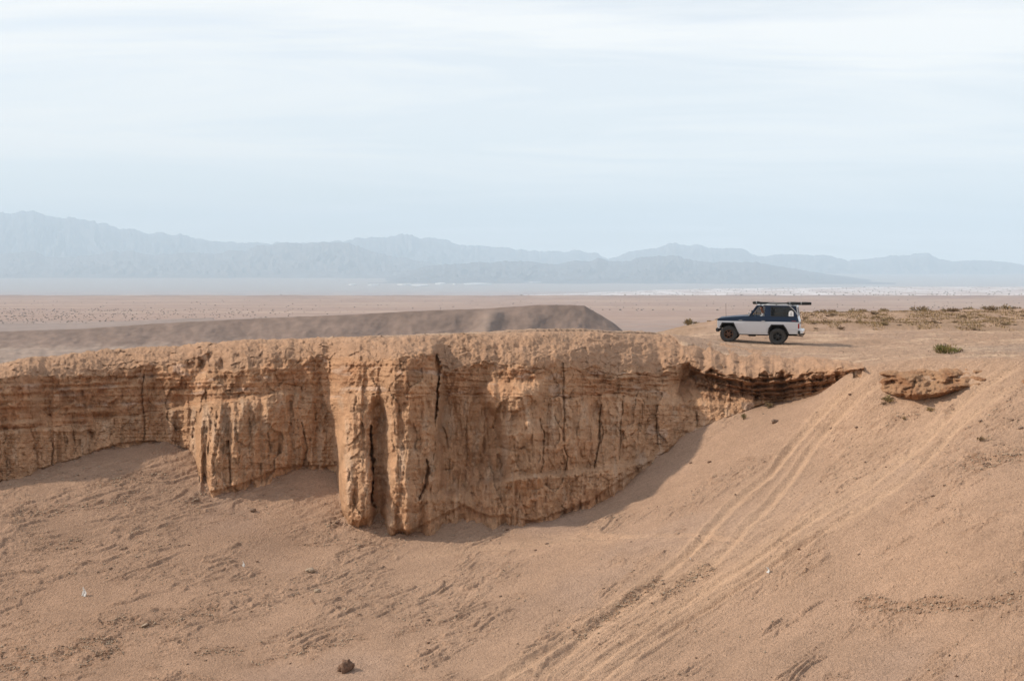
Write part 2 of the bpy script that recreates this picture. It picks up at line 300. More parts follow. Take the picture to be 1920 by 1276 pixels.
def slope_detail(px, py, dist):
    """height detail (m) and colour multipliers of the scree, from traced and random streaks"""
    v = py + np.interp(px, _gpx, _gv)
    wx = px + 8 * fbm(px / 90, v / 60, 2, 5); wv = v + 4.0 * fbm(px / 90, v / 30, 2, 9)
    z = 0.10 * fbm(px / 330, v / 120, 3, 21)
    # rough patches where the crust is broken
    rough = sst(-.15, .40, fbm(px / 190, v / 75, 3, 31) + curve([(0, .35), (700, .22), (1000, .0), (1300, -.1), (1920, .05)], px))
    smooth = np.zeros_like(px)
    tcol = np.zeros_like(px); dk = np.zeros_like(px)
    for pts, w, d, br in TRACKS:
        p = np.array(pts)
        m = (px > p[:, 0].min() - 60) & (px < p[:, 0].max() + 60) & (py > p[:, 1].min() - 60) & (py < p[:, 1].max() + 60)
        if not m.any(): continue
        q = px[m] + 1.6 * gn(py[m] / 45, px[m] / 60, 77); dd, sd, par = polydist(q, py[m] + 1.2 * gn(px[m] / 16, py[m] / 20, 78), pts)
        sc = 50.0 / dist[m]; ww = .50 * w * sc; d = d * 1.0
        prof = -np.exp(-(dd / ww) ** 2) + .55 * np.exp(-((dd - 1.9 * ww) / (.7 * ww)) ** 2)
        fade = sst(0, .06, par) * sst(1.0, .97, par) * (.9 + .3 * gn(par * 9, par * 0 + d * 100, 3))
        z[m] += d * prof * fade
        k = np.exp(-(dd / (2.3 * ww)) ** 2) * fade
        smooth[m] = np.maximum(smooth[m], k); tcol[m] = np.maximum(tcol[m], k * br)
    lane = np.exp(-((px - curve([(676, 1800), (850, 1640), (1000, 1440), (1276, 1060)], py)) / 130) ** 2)
    amp = (.22 + .95 * rough) * (1 - .75 * smooth) * (1 - .35 * lane)
    # small crust ledges: lip above, short drop on the down-slope side
    for lam, A_, sx, sd_ in ((25., .085, 170., 41), (12.5, .045, 95., 45), (6.5, .022, 50., 48)):
        t1 = v / lam + 1.6 * fbm(wx / sx, wv / (lam * 1.8), 3, sd_) + .08 * gn(px / 7., v / 9., sd_ + 3); f = t1 - np.floor(t1)
        gate = sst(-.02, .30, fbm(wx / (sx * .55), wv / (lam * 1.1), 2, sd_ + 30) + .45 * (rough - .55))
        z = z + A_ * np.minimum(amp, 1) * gate * (f ** 1.4 - sst(.80, .98, f)) 
    fv, fe = facets(wx / 17, wv / 5.0, 57, 1.0)
    z = z + amp * (.014 * fbm(wx / 34, wv / 4.6, 3, 51) + .007 * fv)
    z = z + (.35 + .65 * amp) * .012 * fbm(px / 6.5, v / 2.8, 2, 71)
    grooves = ridged(wx / 260, wv / 11, 2, 83)
    z = z + .02 * grooves * lane
    m = (lane > .02) & (py > 660)
    dd, sd, par = polydist(px[m], py[m], TRACKS[2][0]); q = dd * sd + 4 * gn(px[m] / 60, py[m] / 60, 85)
    z[m] += lane[m] ** .5 * (.030 * fbm(q / 9.0, par * 5, 2, 87) + .016 * gn(q / 3.6, par * 9, 88)) * sst(110, 60, np.abs(q - 15))
    for pts, d, rg in SCARPS:
        p = np.array(pts)
        m = (px > p[:, 0].min() - 40) & (px < p[:, 0].max() + 40) & (py > p[:, 1].min() - 40) & (py < p[:, 1].max() + 60)
        if not m.any(): continue
        q = py[m] + rg * 1.3 * fbm(px[m] / 40, py[m] / 30, 2, int(pts[0][0]) % 50) + 2.0 * facets(px[m] / 11, py[m] / 7, int(pts[0][0]) % 40, .6)[0]
        dd, sd, par = polydist(px[m], q, pts); s = dd * sd
        fade = sst(0, .12, par) * sst(1, .88, par)
        lip = np.where(s < 0, np.exp(s / 13), -np.exp(-s / 15)) * sst(0, 2.4, dd)
        z[m] += d * .40 * lip * fade * (.7 + .6 * gn(px[m] / 22, py[m] / 40, 8))
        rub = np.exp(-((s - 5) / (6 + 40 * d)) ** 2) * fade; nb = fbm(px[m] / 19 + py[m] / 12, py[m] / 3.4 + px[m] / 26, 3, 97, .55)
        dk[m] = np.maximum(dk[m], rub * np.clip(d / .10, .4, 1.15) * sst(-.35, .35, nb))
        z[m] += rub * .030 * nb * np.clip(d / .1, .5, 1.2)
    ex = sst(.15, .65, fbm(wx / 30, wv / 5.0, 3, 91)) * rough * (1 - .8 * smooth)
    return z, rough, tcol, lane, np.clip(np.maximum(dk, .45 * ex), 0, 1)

def soil(px, py, v1, v2, v3, base, tint_a, tint_b):
    c = np.empty(px.shape + (3,))
    c[:] = base
    c = c * (1 + .10 * v1)[..., None]
    c = lerp(c, np.array(tint_a), np.clip(v2, 0, 1)[..., None]); c = lerp(c, np.array(tint_b), np.clip(v3, 0, 1)[..., None])
    return c

# ------------------------------------------------------------------ ground sheet: gully slope and plateau in one
cols = np.r_[np.arange(-1400, -80, 60.), np.arange(-80, 2000, 1.7), np.arange(2000, 3400, 60.)]
rows = np.r_[np.arange(30, 34, .2), np.arange(34, 62, .056), np.arange(62, 92, .17), np.arange(92, 166, .8), np.arange(166, 300, 5.)]
A, YY = np.meshgrid((cols - CX) / F, rows)
PXg = A * F + CX
sub = lambda a: a[::4, ::4]
def tps_grid(T):
    """evaluate the smooth surface on a coarser lattice and interpolate"""
    c2 = np.unique(np.r_[cols[::6], cols[-1]]); r2 = np.unique(np.r_[rows[::4], rows[-1]])
    a2, y2 = np.meshgrid((np.clip(c2, -160, 2060) - CX) / F, r2)
    z2 = T(a2 * y2, y2)
    zz = np.empty((len(r2), len(cols)))
    for i in range(len(r2)): zz[i] = np.interp(cols, c2, z2[i])
    ir = np.clip(np.searchsorted(r2, rows) - 1, 0, len(r2) - 2); t = ((rows - r2[ir]) / (r2[ir + 1] - r2[ir]))[:, None]
    return zz[ir] * (1 - t) + zz[ir + 1] * t
Zs = tps_grid(S); Zp = tps_grid(PL)
bY = np.where(cols <= 1600, curve(base_Y, cols), curve([(a, c) for a, b, c in BORDER], cols))
bY = np.where(cols <= 1600, np.where(cols > 1240, np.maximum(bY + .25, curve(k3_Y, cols) + .15), bY + .25), bY - .8)
tY = np.where(cols < 1240, curve(rim_Y, cols), np.where(cols <= 1600, lerp(curve(rim_Y, cols), bY + .9, sst(1240, 1290, cols)), curve([(a, c) for a, b, c in BORDER], cols) + .8))
cliffy = sst(1640, 1590, cols)
t = np.clip((YY - bY) / np.maximum(tY - bY, .3), 0, 1)
t = np.where(cliffy > .5, t ** 3, t * t * (3 - 2 * t))
Z0 = lerp(Zs, Zp, t)
PYs = HZ - F * Zs / YY
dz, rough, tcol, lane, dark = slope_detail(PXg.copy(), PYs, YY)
on_s = 1 - t
X0 = A * YY
dzp = .05 * fbm(X0 / 2.2, YY / 2.2, 4, 11) + .034 * fbm(X0 / .42, YY / .6, 3, 14, .6) + .22 * fbm(X0 / 14, YY / 14, 3, 17) * sst(88, 100, YY)
dzp = dzp + .028 * ridged(X0 / 5, (YY + X0 * .25) / .9, 2, 19) * sst(1450, 1650, PXg)          # wheel-worn streaks on top
near_truck = np.exp(-(((X0 - 11.9) / 3.0) ** 2 + ((YY - 73) / 2.2) ** 2))
dzp = dzp * (1 - .9 * near_truck)
Zg = Z0 + dz * on_s + dzp * t
# keep the sheet under the cliff's own sheet
hide = (YY > bY + .3) & (YY < tY + 1.1) & (cliffy > .5)[None, :]
Zg = np.where(hide, Zg - .22, Zg)
foot = np.exp(-np.clip(bY + .1 - YY, 0, 9) / .55) * (YY < bY + .3) * (cols < 1450)
Zg = Zg + foot * np.clip(.03 + .20 * fbm(PXg / 28, YY * 1.2, 3, 151), -.03, .3)
v1 = fbm(X0 / 3, YY / 3, 4, 101); v2 = fbm(X0 / 6, YY / 9, 3, 111)
c_s = soil(PXg, PYs, v1, .5 * sst(.0, .8, v2) * (1 - rough), .62 * tcol + .28 * lane, (.372, .268, .194), (.355, .270, .214), (.50, .365, .255))
c_s = lerp(c_s, np.array([.235, .150, .098]), (.80 * dark)[..., None])        # browner soil laid open by broken crust, ledge undercut shade painted into it
left = sst(900, 200, PXg)[..., None]
c_s = c_s * (1 - left * np.array([.07, .09, .10]))
bright = sst(.1, .7, fbm(X0 / 4.5, YY / 1.1, 3, 131)) * sst(95, 85, YY)
c_p = soil(PXg, PYs, v1, .5 * sst(0, .7, v2), .75 * bright, (.385, .285, .210), (.37, .285, .225), (.56, .44, .325))
scrub = sst(90, 97, YY) * sst(-.3, .4, fbm(X0 / 7, YY / 10, 3, 141))
c_p = lerp(c_p, np.array([.27, .195, .125]), (.55 * scrub)[..., None])
grey_track = np.exp(-((PXg - 1990) / 190) ** 2) * np.exp(-((HZ - F * Zp / YY - 655) / 8) ** 2)
c_p = lerp(c_p, np.array([.30, .25, .21]), (.7 * grey_track)[..., None])
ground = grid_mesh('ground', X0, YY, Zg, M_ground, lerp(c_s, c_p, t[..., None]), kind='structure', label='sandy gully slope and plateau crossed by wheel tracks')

def ground_z(x, y):
    px = x / y * F + CX
    j = np.clip(np.searchsorted(cols, px), 1, len(cols) - 1); i = int(np.clip(np.searchsorted(rows, y), 1, len(rows) - 1))
    tx = (px - cols[j - 1]) / (cols[j] - cols[j - 1]); ty = (y - rows[i - 1]) / (rows[i] - rows[i - 1])
    a = Zg[i - 1, j - 1] * (1 - tx) + Zg[i - 1, j] * tx; b = Zg[i, j - 1] * (1 - tx) + Zg[i, j] * tx
    return float(a * (1 - ty) + b * ty)
def spot(px, py):
    """first point of the ground sheet under a line of sight of the photograph"""
    j = int(np.clip(np.searchsorted(cols, px), 1, len(cols) - 1))
    pyc = HZ - F * Zg[:, j] / rows
    ok = np.where(pyc <= py)[0]
    y = rows[ok[0]] if len(ok) else 60.
    x = (px - CX) / F * y
    return Vector((x, y, ground_z(x, y)))

# the bank the photographer stands on
xb, yb = np.meshgrid(np.arange(-60, 61, 2.5), np.arange(-40, 36, 2.0))
zb = curve([(-40, -1.4), (2, -1.75), (10, -4.6), (20, -8.6), (28, -12.2), (36, -13.5)], yb) + .15 * fbm(xb / 6, yb / 6, 3, 7)
cb = np.empty(xb.shape + (3,)); cb[:] = (.375, .268, .19)
grid_mesh('gully_bank', xb, yb, zb, M_ground, cb, kind='structure', label='near sandy bank of the gully')

# ------------------------------------------------------------------ cliff sheet
ccol = np.arange(-290, 1622, 1.6)
def smooth1(a, k):
    w = np.hanning(k + 2)[1:-1]; w /= w.sum(); return np.convolve(np.pad(a, k // 2, mode='edge'), w, mode='valid')[:len(a)]
def cv(pts, k=9): return smooth1(curve(pts, ccol), k)
rpy, rY = cv(rim_py, 15), cv(rim_Y, 25)
lpy, lY = cv(lip_py, 11), cv(lip_Y, 13)
p3, Y3 = cv(k3_py, 9), cv(k3_Y, 9)
bpy_, bYc = cv(base_py, 3), cv(base_Y, 5)
lpy = lpy + (6 * fbm(ccol / 26, ccol * 0, 4, 171) + 5 * ridged(ccol / 44, ccol * 0, 2, 173) - 2) * sst(1640, 1560, ccol)
p3 = p3 + 4.5 * fbm(ccol / 34, ccol * 0, 4, 175) * sst(1420, 1380, ccol)
p3 = np.maximum(np.minimum(p3, bpy_ - 1), lpy + 2)
p4 = np.minimum(p3 + cv(k4_dpy), bpy_ - .6); Y4 = Y3 + cv(k4_dY)
Y4 = np.where(ccol > 1440, bYc, Y4)
p7 = bpy_ + 40; Y7 = bYc - .35
kback = 2.2
def seg(n, end=False): return np.linspace(0, 1, n, endpoint=end)
rowsC = []; wcap = []; tface = []
for s in seg(14): rowsC.append((None, rY + kback * (1 - s))); wcap.append(np.full(len(ccol), s)); tface.append(-1 + s)
pyR = []; YR = []
xb_ = (ccol - CX) / F
for s in seg(14):
    yk = rY + kback * (1 - s); zk = PL(xb_ * yk, yk) - .12 * (1 - s) ** 1.5
    zr = (HZ - rpy) / F * rY; zk = zk + (zr - PL(xb_ * rY, rY)) * s
    pyR.append(HZ - F * zk / yk); YR.append(yk)
for s in seg(64): pyR.append(lerp(rpy, lpy, s)); YR.append(lY + (rY - lY) * (1 - s) ** 1.7)
for s in seg(46): pyR.append(lerp(lpy, p3, s)); YR.append(lerp(lY, Y3, s))
for s in seg(22): pyR.append(lerp(p3, p4, s)); YR.append(lerp(Y3, Y4, s))
for s in seg(120): pyR.append(lerp(p4, bpy_, s)); YR.append(lerp(Y4, bYc, s ** 1.15))
for s in seg(12, True): pyR.append(lerp(bpy_, p7, s)); YR.append(lerp(bYc, Y7, s))
PYc = np.array(pyR); Yc = np.array(YR); PXc = np.broadcast_to(ccol, PYc.shape).copy()
nrow = len(PYc); ridx = np.arange(nrow)[:, None] * np.ones((1, len(ccol)))
in_cap = sst(6, 16, ridx) * sst(96, 74, ridx)
face = sst(72, 92, ridx)
up = sst(74, 84, ridx) * sst(146, 128, ridx)             # upper banded face
low = sst(138, 152, ridx)
u, v = PXc / 46, PYc / 46
# domain warp so traced edges are not ruler-straight
wxp = PXc + 3.0 * fbm(PXc / 26, PYc / 26, 3, 201) + 2 * gn(PXc / 90, PYc / 60, 203)
wyp = PYc + 3.0 * fbm(PXc / 30, PYc / 22, 3, 207)
def box(x0, x1, y0, y1, sx=4, sy=6, sx2=None):
    return sig((wxp - x0) / sx) * sig((x1 - wxp) / (sx2 or sx)) * sig((wyp - y0) / sy) * sig((y1 - wyp) / sy)
def egg(cx, cy, rx, ry, p=2.0):
    return np.clip(1 - ((wxp - cx) / rx) ** 2 - ((wyp - cy) / ry) ** 2, 0, 1) ** .5
D = np.zeros_like(PYc)
right_end = sst(1300, 1240, PXc)
lay = sst(1270, 1320, PXc)
# broad shapes
D += .38 * fbm(u * .55, v * .30, 3, 211) * face * (1 - .6 * lay)
D += .14 * ridged(u * 1.15, v * .16, 3, 221) * low * right_end
fa, ga = facets(u * 1.35 + .35 * fbm(u, v, 2, 461), v * .62, 451, .9); fb2, gb2 = facets(u * 3.3 + .3 * fbm(u * 2, v, 2, 463), v * 2.0 + .2 * fbm(u * 2, v * 2, 2, 465), 453, 1.0); fc2, gc2 = facets(u * 8.0, v * 6.5, 455, 1.0)
calm = 1 - .55 * np.exp(-((PXc - 868) / 40) ** 2) * sst(735, 760, PYc) - .3 * sst(340, 240, PXc) 
D += face * (1 - .5 * lay) * calm * (.13 * fa - .035 * np.exp(-(ga / .04) ** 2) + .06 * fb2) + .042 * fc2 * face
fd2, gd2 = facets(u * 2.6 + .5 * fbm(u * 2, v * 2, 2, 467), v * 4.2, 457, 1.0); D += in_cap * (.07 * fd2 + .05 * fc2)
D += lay * up * (.20 * fb2 + .12 * fc2)
D -= .22 * sst(-5, 1, PYc - bpy_[None, :]) * (PXc < 1470)
def terr(n, k, a=.32, b=.68):
    q = n * k; f = q - np.floor(q); return (np.floor(q) + sst(a, b, f)) / k
D += face * (1 - .8 * lay) * (.55 + .45 * low) * (.25 * terr(fbm(u * .95 + .15 * gn(u * 2, v * .8, 481), v * .13, 3, 483), 2.6, .40, .60) + .12 * terr(fbm(u * 2.8 + .2 * gn(u * 3, v, 485), v * .30, 2, 487), 2.2, .40, .60))
D += face * .030 * gn(u * .5, PYc / 3.4, 489) * (1 - lay) + face * .03 * terr(gn(u * .35, PYc / 9, 491), 2.5)
D += .05 * fbm(u * 2.2, v * 1.3, 3, 231) * face * (1 - .4 * lay)
D += .045 * fbm(u * 6.5, v * 5, 3, 241) * face
# traced pillars, recesses and overhangs (metres towards the gully)
D += .55 * box(648, 699, 742, 1010, 4, 10, 2.2)
D += .75 * egg(668, 915, 36, 75) + .25 * egg(664, 820, 26, 60)
D -= .55 * box(703, 727, 744, 815, 3, 5)
D -= .35 * box(701, 729, 800, 960, 3, 8)
D += .60 * box(728, 813, 650, 1010, 4, 8, 6) + .45 * egg(768, 900, 42, 60) + .28 * egg(770, 720, 50, 26) + .30 * egg(752, 965, 38, 40)
D += .22 * box(735, 825, 700, 742, 5, 3)
D -= .50 * box(824, 925, 735, 925, 6, 8)
dleft = np.interp(PYc[:, 0] * 0 + 1, [0, 1], [0, 0])
lx = np.interp(wyp, [715, 735, 763, 784, 824, 885, 930], [925, 899, 918, 934, 942, 944, 946])
rx = np.interp(wyp, [690, 723, 784, 809, 854, 890, 930], [1030, 1021, 1007, 1013, 1017, 1014, 1012])
D += .95 * sig((wxp - lx) / 2.5) * sig((rx - wxp) / 6.0) * sig((wyp - 722) / 5) * sig((900 - wyp) / 9)
D += .40 * egg(950, 745, 52, 28) + .22 * box(1062, 1116, 770, 875, 7, 9) + .20 * box(1128, 1160, 755, 872, 6, 8) - .25 * box(1018, 1056, 690, 790, 5, 8)
D += .28 * egg(1097, 812, 13, 48) + .20 * egg(1040, 820, 26, 60)
bl = np.interp(wxp, [770, 789, 871, 880, 941, 1014, 1112, 1186, 1228, 1260], [945, 933, 920, 906, 900, 890, 879, 870, 859, 850])
bench = sig((wyp - bl) / 1.8) * sig((wxp - 795) / 8) * sst(1250, 1200, PXc)
D += .75 * bench
D += bench * (.12 * ridged(u * 3.2, v * .35, 3, 251) + .05 * fbm(u * 4, v * 6, 2, 253))
# second buttress: left side turned to the sun, sharp corner, foot wedge
D += .55 * box(436, 600, 752, 925, 3, 6, 30)
D += .25 * box(395, 440, 845, 930, 5, 10)
D += box(345, 440, 765, 870, 10, 8) * (.22 * ridged(u * 4.0 + v * .4, v * .5, 3, 261) + .1)
D -= .45 * box(612, 642, 745, 880, 6, 8, 2)
D -= .30 * box(70, 90, 700, 820, 8, 20) - .35 * box(-40, 72, 690, 910, 10, 14, 8)
hollow = np.exp(-((wxp - 386) / 36) ** 2 - ((wyp - 680) / 17) ** 2); D -= hollow * (.55 + .55 * fbm(u * 2.4, v * 2.6, 3, 471)) + .35 * np.exp(-((wxp - 417) / 6) ** 2 - ((wyp - 680) / 9) ** 2)
D -= .28 * egg(163, 818, 12, 13)
# pieces fallen out of the panel right of the deep crack
D += .22 * box(822, 846, 810, 925, 3, 6) - .35 * box(830, 850, 868, 920, 3, 4)
# upper band: thin beds
tilt = PXc * curve([(-300, -.12), (600, -.10), (1000, 0), (1300, .02), (1620, .0)], PXc)
beds = fbm(u * .22, (PYc - tilt * .35) / 9.0, 3, 271)
D += .10 * beds * up * (1 - lay) * sst(760, 300, PXc) + .035 * beds * up + .022 * fbm(u * .6, (PYc - tilt * .35) / 3.4, 2, 273) * up
# ragged layered overhang at the right
yy = PYc - curve([(1280, 0), (1400, 26), (1470, 26), (1600, 4)], PXc) + 3 * fbm(u * 1.2, v * .8, 3, 281)
bedsr = sig(4.0 * (gn(yy / 7.2, u * .16, 283) + .35 * gn(yy / 3.2, u * .5, 285)))
D += lay * up * (.62 * (bedsr - .55) + .16 * fbm(u * 3.0, v * 4.5, 3, 287))
D -= lay * up * .28 * sst(.1, .6, fbm(u * .9 + .4 * v, v * .8, 3, 289))
D += sst(1060, 1120, PXc) * sst(1290, 1240, PXc) * up * (.16 * fbm(u * 1.5, v * 6, 4, 291) + .1 * beds)
# mud curtains hanging below the rim
D += sst(66, 86, ridged(u * .9 + .3 * v, v * .25, 3, 295) * 0 + ridx) * sst(128, 92, ridx) * .10 * ridged(u * 1.6 + .5 * v, v * .8, 4, 297) * (1 - lay)
# cracks: (polyline, half width px, depth)
CR = [([(695, 796), (698, 860), (699, 905), (697, 943)], 3.2, 1.3), ([(699, 900), (697, 945), (706, 952)], 3.5, .8),
      ([(817, 664), (818, 685), (820, 702)], 8.5, 1.5), ([(824, 706), (820, 735), (818, 760), (816, 784)], 4.0, 1.6), ([(816, 784), (815, 830), (812, 862)], 1.8, .35),
      ([(830, 800), (836, 818), (841, 840)], 2.0, .6), ([(800, 860), (803, 884), (796, 914), (786, 936)], 2.8, .7), ([(850, 865), (846, 880), (832, 880)], 1.8, .4),
      ([(876, 780), (875, 815), (877, 850), (870, 912)], 1.6, .35), ([(910, 820), (908, 850)], 1.4, .25), ([(945, 860), (938, 880), (948, 900)], 2.0, .4),
      ([(1012, 785), (1019, 810), (1018, 850), (1015, 885)], 2.0, .55), ([(1056, 680), (1057, 732), (1060, 775), (1057, 806), (1058, 838), (1064, 856), (1058, 888)], 1.9, .5), ([(1040, 780), (1050, 800), (1057, 812)], 1.5, .3),
      ([(1126, 758), (1125, 793), (1124, 826), (1114, 878)], 2.2, .8), ([(1128, 790), (1131, 812), (1127, 828)], 1.6, .4), ([(1167, 742), (1165, 790), (1163, 825), (1162, 862)], 1.7, .45), ([(1231, 760), (1233, 800), (1233, 832)], 1.6, .4),
      ([(1199, 770), (1197, 805), (1168, 825)], 1.4, .25), ([(1307, 774), (1309, 790), (1306, 802)], 2.2, .5),
      ([(269, 702), (266, 735), (267, 757), (270, 776), (270, 828)], 1.9, .5), ([(98, 820), (100, 845), (97, 870)], 2.0, .5), ([(134, 797), (137, 815), (142, 845)], 1.5, .3), ([(124, 818), (124, 832)], 1.6, .3), ([(185, 812), (180, 832)], 2.0, .35), ([(215, 785), (214, 803)], 1.4, .25), ([(227, 820), (227, 834)], 1.4, .25),
      ([(124, 766), (121, 780)], 2.0, .4), ([(12, 820), (5, 832)], 2.2, .3), ([(15, 840), (13, 900)], 1.4, .25),
      ([(566, 792), (571, 815), (577, 844), (569, 874)], 1.8, .5), ([(502, 810), (507, 850)], 1.6, .4), ([(468, 770), (469, 822)], 1.4, .3), ([(546, 752), (546, 796)], 1.6, .35), ([(525, 832), (525, 850)], 1.8, .35), ([(428, 826), (431, 860), (433, 908)], 2.2, .6), ([(490, 866), (488, 890)], 1.6, .3), ([(397, 762), (408, 800)], 1.6, .35), ([(411, 805), (409, 835)], 1.6, .3), ([(402, 868), (400, 885)], 1.6, .3),
      ([(376, 770), (372, 790)], 1.5, .3), ([(590, 755), (592, 790)], 1.4, .3), ([(540, 720), (566, 725), (565, 755)], 1.3, .25), ([(386, 728), (387, 752)], 1.5, .35), ([(620, 675), (622, 715)], 1.6, .3)]
rng = random.Random(11)
for _ in range(60):
    x = rng.uniform(-20, 1330); j = int(np.clip(np.searchsorted(ccol, x), 0, len(ccol) - 1))
    y0 = rng.uniform(p4[j], bpy_[j] - 8); L = rng.uniform(10, 46)
    if y0 + L > bpy_[j] + 6: L = bpy_[j] - y0
    CR.append(([(x, y0), (x + rng.uniform(-2, 2), y0 + L * .5), (x + rng.uniform(-3, 3), y0 + L)], rng.uniform(1.1, 1.7), rng.uniform(.08, .28)))
for _ in range(46):                     # short bedding cracks
    x = rng.uniform(-20, 1330); j = int(np.clip(np.searchsorted(ccol, x), 0, len(ccol) - 1))
    y0 = rng.uniform(lpy[j], bpy_[j]); L = rng.uniform(10, 40)
    CR.append(([(x, y0), (x + L * .5, y0 + rng.uniform(-3, 1)), (x + L, y0 + rng.uniform(-5, 1))], rng.uniform(1.1, 1.6), rng.uniform(.06, .16)))
for pts, w, d in CR:
    d *= .75 if w > 2.5 else .5; w *= .95 if w > 2.5 else .8
    p = np.array(pts)
    m = (PXc > p[:, 0].min() - 25) & (PXc < p[:, 0].max() + 25) & (PYc > p[:, 1].min() - 25) & (PYc < p[:, 1].max() + 25)
    if not m.any(): continue
    jx = wxp[m] - PXc[m]; jy = wyp[m] - PYc[m]
    dd, sd, par = polydist(PXc[m] + .7 * jx, PYc[m] + .7 * jy, pts)
    ww = w * (.45 + .55 * np.minimum(1, 3.5 * np.minimum(par, 1 - par))) * (.8 + .8 * gn(PYc[m] / 7, PXc[m] / 12, 5))
    D[m] -= d * np.exp(-(dd / np.maximum(ww, .7)) ** 2)
# ledge line: small shelf fully across the left half
D += .05 * fbm(u * 3.1, v * 5.1, 3, 301) * in_cap
D *= sst(4, 20, ridx)
Yd = Yc - D
Xd = (PXc - CX) / F * Yd; Zd = (HZ - PYc) / F * Yd
# lumpy, crumbling top: vertical relief
cl = .12 * fbm(u * .55, v * 1.5, 3, 311) + .030 * ridged(u * 1.4 + 1.2 * v, v * 3.0, 3, 313, .6) + .035 * fbm(u * 4, v * 9, 3, 317, .65)
Zd = Zd + (cl - .06) * in_cap * lerp(1, .55, lay)
Zd = Zd + .035 * fbm(u * 2.0, v * 2, 3, 319) * sst(0, 8, ridx) * (1 - face)
# colour of the beds
def mixc(c, col, f): return lerp(c, np.array(col), np.clip(f, 0, 1)[..., None])
n_a = fbm(u * .6, v * .9, 4, 331); n_b = fbm(u * 1.6, (PYc - tilt * .35) / 14, 4, 333); n_c = fbm(u * 2.5, v * .5, 3, 335)
cc = np.empty(PYc.shape + (3,)); cc[:] = (.40, .258, .152)
cc = mixc(cc, (.43, .315, .212), .8 * sst(.1, .7, n_c) * low)
redleft = sst(420, 150, PXc) * up + .55 * up * sst(700, 640, PXc) + .5 * up * sst(700, 740, PXc) * (1 - lay)
cc = mixc(cc, (.315, .172, .090), .80 * np.clip(redleft, 0, 1) * sst(-.7, .5, lerp(n_a, n_b, sst(700, 350, PXc))))
cc = mixc(cc, (.30, .165, .088), .75 * sst(.0, .7, n_a + .5 * n_b) * face * (.35 + .65 * up))
cc = mixc(cc, (.42, .33, .255), .55 * sst(.3, .7, fbm(u * .9, (PYc - tilt * .35) / 18, 3, 337)) * up * right_end)
cc = mixc(cc, (.36, .20, .105), .5 * bench * sst(-.2, .5, n_a))
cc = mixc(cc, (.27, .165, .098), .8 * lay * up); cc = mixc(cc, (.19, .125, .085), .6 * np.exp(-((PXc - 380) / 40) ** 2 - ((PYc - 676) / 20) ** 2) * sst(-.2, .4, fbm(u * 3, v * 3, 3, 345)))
cc = cc * (1 + .16 * (fa + .8 * fb2) * face)[..., None]
cc = mixc(cc, (.325, .215, .136), sst(84, 70, ridx))
cc = mixc(cc, (.36, .25, .165), .5 * sst(30, 14, ridx))
cc = cc * (1 + .14 * fbm(u * 2.2, v * 4.0, 4, 347) * in_cap)[..., None]
cc = mixc(cc, (.34, .215, .130), .5 * in_cap * sst(40, 78, ridx) * sst(-.2, .5, n_a))
cc = mixc(cc, (.40, .31, .235), .6 * sst(.35, .6, fbm(u * 1.1, v * 1.1, 3, 341)) * sst(1150, 1220, PXc) * low)
cliff = grid_mesh('cliff', Xd, Yd, Zd, M_cliff, cc, alb=np.array((1.20, 1.115, 1.13)), kind='structure', label='eroded brown earth cliff with buttresses and cracks below the plateau')

# ------------------------------------------------------------------ outcrop right of the ramp, and the one at the frame's edge
def outcrop(name, x0, x1, top, bot, Ytop, Ybot, label, seed, bulge):
    c = np.arange(x0, x1, 1.5); n = 90
    tp, bt = curve(top, c), curve(bot, c); yt, ybm = curve(Ytop, c), curve(Ybot, c)
    s = np.linspace(-.12, 1.12, n)[:, None]
    py = lerp(tp, bt, s); yv = lerp(yt, ybm, np.clip(s, 0, 1))
    px = np.broadcast_to(c, py.shape)
    yv = np.empty_like(py)
    for k, x_ in enumerate(c):
        j = int(np.searchsorted(cols, x_)); pyc = np.minimum.accumulate(HZ - F * Zg[:, j] / rows); yv[:, k] = np.interp(-py[:, k], -pyc, rows)
    k9 = np.hanning(11); k9 /= k9.sum()
    yv = np.apply_along_axis(lambda a: np.convolve(np.pad(a, 5, mode='edge'), k9, 'valid'), 1, yv) + .10
    ed = sst(0, 50, px - x0 + 18 * gn(py / 9, px / 30, seed)) * sst(0, 95, x1 - px + 30 * gn(py / 9, px / 30, seed + 1)); sc_ = np.clip(s, 0, 1); mid = (sc_ ** .85 * (1 - sc_) ** .30) * 1.55
    uu, vv = px / 40, py / 40
    bd = sig(4 * gn((py + .12 * px) / 6.5, uu * .2, seed)) - .5
    d = ed * mid * (bulge * np.clip(.85 + .8 * fbm(uu * 1.3, vv * 1.8, 3, seed + 21), .1, 1.3) + .30 * bd * sst(.15, .5, s) + .34 * fbm(uu * .9, vv * 1.6, 3, seed + 1) + .10 * fbm(uu * 4, vv * 6, 3, seed + 2)) + .07 * facets(uu * 1.6, vv * 2.6, seed + 9)[0] * ed * mid - .25 * (1 - ed * np.minimum(1, mid * 2))
    d = d + .35 * ed * mid * sst(.55, .8, s) * sst(.97, .85, s) * sst(x0 + 35, x0 + 60, px)
    crk = np.exp(-((px - (lerp(x0, x1, .37) - (s - .5) * 14)) / 2.0) ** 2) * sst(.3, .5, s); d = d - .22 * crk * ed
    yd = yv - d
    col = np.empty(py.shape + (3,)); col[:] = (.335, .215, .130)
    col = mixc(col, (.25, .14, .078), .85 * sst(-.2, .5, fbm(uu, vv * 1.6, 3, seed + 5)) * sst(.1, .3, s)); col = mixc(col, (.40, .29, .20), sst(.25, .05, s) + 0 * py)
    return grid_mesh(name, (px - CX) / F * yd, yd, (HZ - py) / F * yd, M_cliff, col, label=label, kind='structure')
